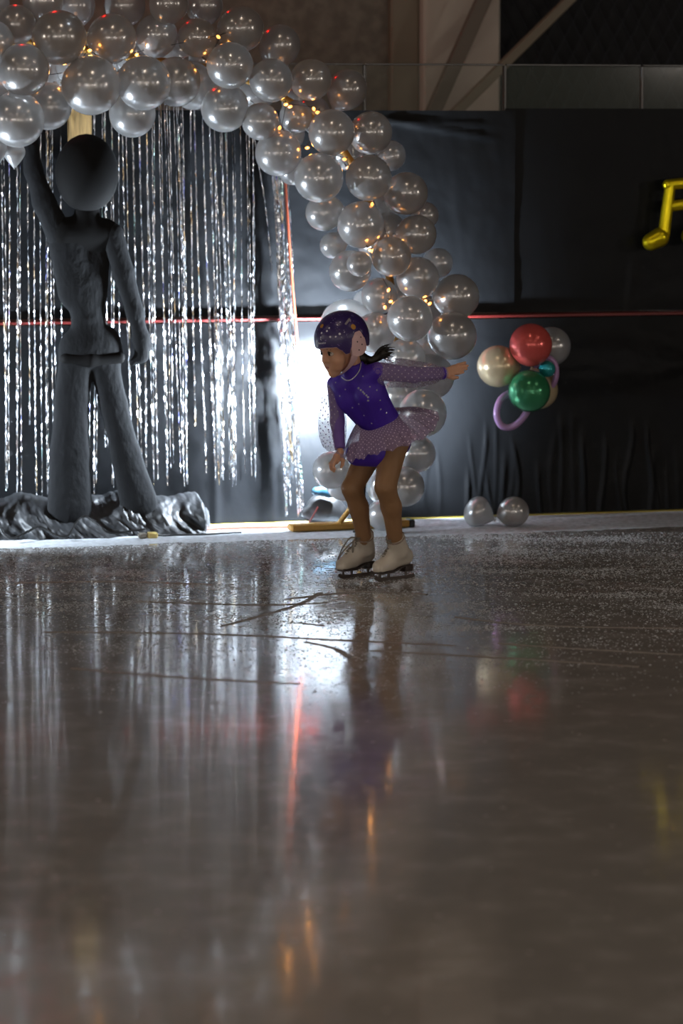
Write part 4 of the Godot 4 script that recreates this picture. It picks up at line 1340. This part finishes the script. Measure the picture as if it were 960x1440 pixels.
	var disc := lathe([Vector2(0.0005, 0.001), Vector2(0.85, 0.0008), Vector2(1.0, -0.0006)], 18)
	var planet := mat("planet_print", Color(0.72, 0.52, 0.22), 0.4)
	for q in [[9, 43, 0.0085], [97, 24, 0.0105]]:
		part("planet", disc.mesh(), planet, base, (mark.call(q[0], q[1], 1.001) as Transform3D) * Transform3D(Basis(Vector3.RIGHT, PI / 2).scaled_local(Vector3(q[2], 0.5, q[2])), Vector3.ZERO))
	for q in [[32, 30, 0.004], [40, 16, 0.004], [52, 14, 0.003], [16, 27, 0.004], [62, 18, 0.0045], [14, 14, 0.003], [38, 36, 0.0035]]:
		part("star_dot", disc.mesh(), M.helmet_print, base, (mark.call(q[0], q[1], 1.001) as Transform3D) * Transform3D(Basis(Vector3.RIGHT, PI / 2).scaled_local(Vector3(q[2], 0.5, q[2])), Vector3.ZERO))
	var strip := box(Vector3(0.034, 0.008, 0.0012), Vector3.ZERO, 0.0003)
	part("word_strip", strip.mesh(false), mat("strip_print", Color(0.55, 0.52, 0.55), 0.5), base, (mark.call(90, 40, 1.0) as Transform3D) * Transform3D(Basis(Vector3(0, 0, 1), 0.5), Vector3.ZERO))
	# each letter sits on the curve of the brow
	var word := "louseve"
	for k in word.length():
		var tm := TextMesh.new()
		tm.text = word[k]
		tm.font_size = 16
		tm.pixel_size = 0.0006
		tm.depth = 0.0008
		var fn := SystemFont.new()
		fn.font_names = PackedStringArray(["Droid Sans"])
		tm.font = fn
		part("letter", tm, M.helmet_print, base, mark.call(6.0 + k * 3.4, 5.0, 1.004))

func hair(who: Node3D) -> void:
	var o := blob([[G(503, 504, 0.10), G(520, 511, 0.085), 0.024, 0.015], [G(494, 507, 0.12), G(508, 508, 0.105), 0.024, 0.02], [G(520, 511, 0.085), G(528, 507, 0.08), 0.013, 0.011], [G(528, 507, 0.08), G(538, 500, 0.075), 0.013, 0.017], [G(538, 500, 0.075), G(545, 501, 0.07), 0.016, 0.008]], 0.004, 0.004)
	var r := RandomNumberGenerator.new()
	r.seed = 12
	for k in 46:
		var a := r.randf_range(-1.0, 1.0)
		var z := r.randf_range(-0.018, 0.018)
		var s := G(525 + r.randf_range(-2, 2), 508 + a * 3.0, 0.08 + z * 0.4)
		var m := G(536 + r.randf_range(-3, 3), 499 + a * 8.0, 0.076 + z)
		var e := G(r.randf_range(542, 555), 498 + a * 10.0 + r.randf_range(-3, 3), 0.07 + z * 1.3)
		if k < 5:
			e = G(540 + r.randf_range(-4, 6), 486 + r.randf_range(0, 4), 0.075 + z)
		o.add(tube(curve([s, m, e], 4), [0.0028, 0.003, 0.003, 0.0028, 0.0026, 0.0022, 0.0018, 0.0013, 0.0005], 5))
	part("hair", o.mesh(), M.hair, who)

func skate(who: Node3D, at: Vector3, dir: Vector3, ankle: Vector3, bow: bool) -> void:
	var f := dir.normalized()
	var side := Vector3.UP.cross(f).normalized()
	var T := Transform3D(Basis(side, Vector3.UP, f), at)
	T.origin.y = 0.0
	var inv := T.affine_inverse()
	var an := inv * ankle                       # where the shin enters the boot
	var top := Vector3(an.x, 0.168, an.z)
	var heel := Vector3(0.0, 0.076, -0.058)
	var toe := Vector3(0.0, 0.052, 0.080)
	var s := Node3D.new()
	s.name = "ice_skate"
	who.add_child(s, true)
	s.transform = T
	var mid := Vector3(an.x * 0.5, 0.115, lerpf(heel.z, an.z, 0.6))
	var lean := (top - mid).normalized()
	var boot := blob([[top, mid, 0.033, 0.031], [mid, heel + Vector3(0, 0.012, 0.012), 0.031, 0.028], [heel + Vector3(0, 0.008, 0.01), Vector3(0, 0.072, 0.03), 0.027, 0.028], [mid + Vector3(0, 0.0, 0.008), Vector3(0, 0.078, 0.035), 0.028, 0.024], [Vector3(0, 0.070, 0.03), toe, 0.029, 0.023], [toe, toe + Vector3(0.004, -0.004, 0.008), 0.023, 0.019]], 0.0048, 0.005, 0.003, [[top, lean], [Vector3(0, 0.050, -0.058), Vector3(0, -1, -0.17).normalized()], [Vector3(0, 0.036, 0.08), Vector3(0, -1, 0.0)]])
	part("boot", boot.mesh(), M.boot_leather, s)
	part("padded_cuff", tube([top - lean * 0.006, top + lean * 0.003], 0.0365, 16, false).mesh(), M.boot_lining, s)
	# sole and stacked heel
	var sole := MB.new()
	sole.add(box(Vector3(0.052, 0.006, 0.088), Vector3(0, 0.0365, 0.056), 0.003))
	sole.add(box(Vector3(0.040, 0.007, 0.06), Vector3(0, 0.043, -0.008), 0.003, Basis(Vector3.RIGHT, 0.30)))
	part("sole", sole.mesh(false), M.boot_sole, s)
	part("heel", box(Vector3(0.042, 0.024, 0.040), Vector3(0, 0.043, -0.058), 0.004).mesh(false), M.boot_sole, s)
	# blade: plates, stanchions, runner with a toe pick
	var bl := MB.new()
	bl.add(box(Vector3(0.040, 0.004, 0.075), Vector3(0, 0.0305, 0.056), 0.001))
	bl.add(box(Vector3(0.034, 0.004, 0.042), Vector3(0, 0.0295, -0.056), 0.001))
	for z in [0.080, 0.034, -0.055]:
		bl.add(box(Vector3(0.007, 0.022, 0.010), Vector3(0, 0.019, z), 0.002))
	var run := []
	for q in [[-0.098, 0.010], [-0.09, 0.0075], [-0.05, 0.006], [0.0, 0.0058], [0.05, 0.006], [0.085, 0.0075], [0.098, 0.012], [0.102, 0.018]]:
		run.append(Vector3(0, q[1], q[0]))
	for k in run.size() - 1:
		var p: Vector3 = run[k]
		var q: Vector3 = run[k + 1]
		var d := (q - p).normalized()
		bl.add(box(Vector3(0.005, 0.014, (q - p).length() + 0.003), (p + q) / 2.0, 0.0008, Basis(Vector3.RIGHT, d.cross(Vector3.RIGHT), d)))
	for k in 3:
		bl.add(box(Vector3(0.0045, 0.005, 0.004), Vector3(0, 0.010 + 0.004 * k, 0.103), 0.0008, Basis(Vector3.RIGHT, 0.6)))
	part("blade", bl.mesh(false), M.blade, s)
	# laces: crossings up the front of the boot
	var front := func(t: float) -> Vector3:
		if t < 0.5:
			return Vector3(0, lerpf(0.088, 0.122, t * 2.0), lerpf(0.062, mid.z + 0.036, t * 2.0))
		return Vector3(an.x * 0.5, 0.122, mid.z + 0.036).lerp(top + Vector3(0, -0.004, 0.035), (t - 0.5) * 2.0)
	for k in 7:
		var t0 := k / 7.0
		var t1 := (k + 1) / 7.0
		for sd in [-1, 1]:
			var p: Vector3 = front.call(t0) + Vector3(0.014 * sd, -0.004, 0)
			var q: Vector3 = front.call(t1) + Vector3(-0.014 * sd, -0.004, 0)
			part("lace", tube([p, (p + q) / 2.0 + Vector3(0, 0.004, 0.006), q], 0.0026, 5).mesh(), M.lace, s)
	if bow:
		var k0: Vector3 = front.call(0.92) + Vector3(0, 0, 0.006)
		var pts := [k0, k0 + Vector3(-0.012, 0.004, 0.022), k0 + Vector3(-0.030, -0.030, 0.042), k0 + Vector3(-0.046, -0.072, 0.05), k0 + Vector3(-0.042, -0.076, 0.055), k0 + Vector3(-0.020, -0.045, 0.05), k0 + Vector3(-0.004, -0.018, 0.03), k0]
		part("lace_bow", tube(curve(pts, 6), 0.003, 6).mesh(), M.lace, s)
		var pt2 := [k0, k0 + Vector3(0.008, 0.0, 0.02), k0 + Vector3(0.012, -0.03, 0.03), k0 + Vector3(0.006, -0.05, 0.028), k0 + Vector3(0.0, -0.02, 0.022), k0]
		part("lace_bow", tube(curve(pt2, 6), 0.003, 6).mesh(), M.lace, s)
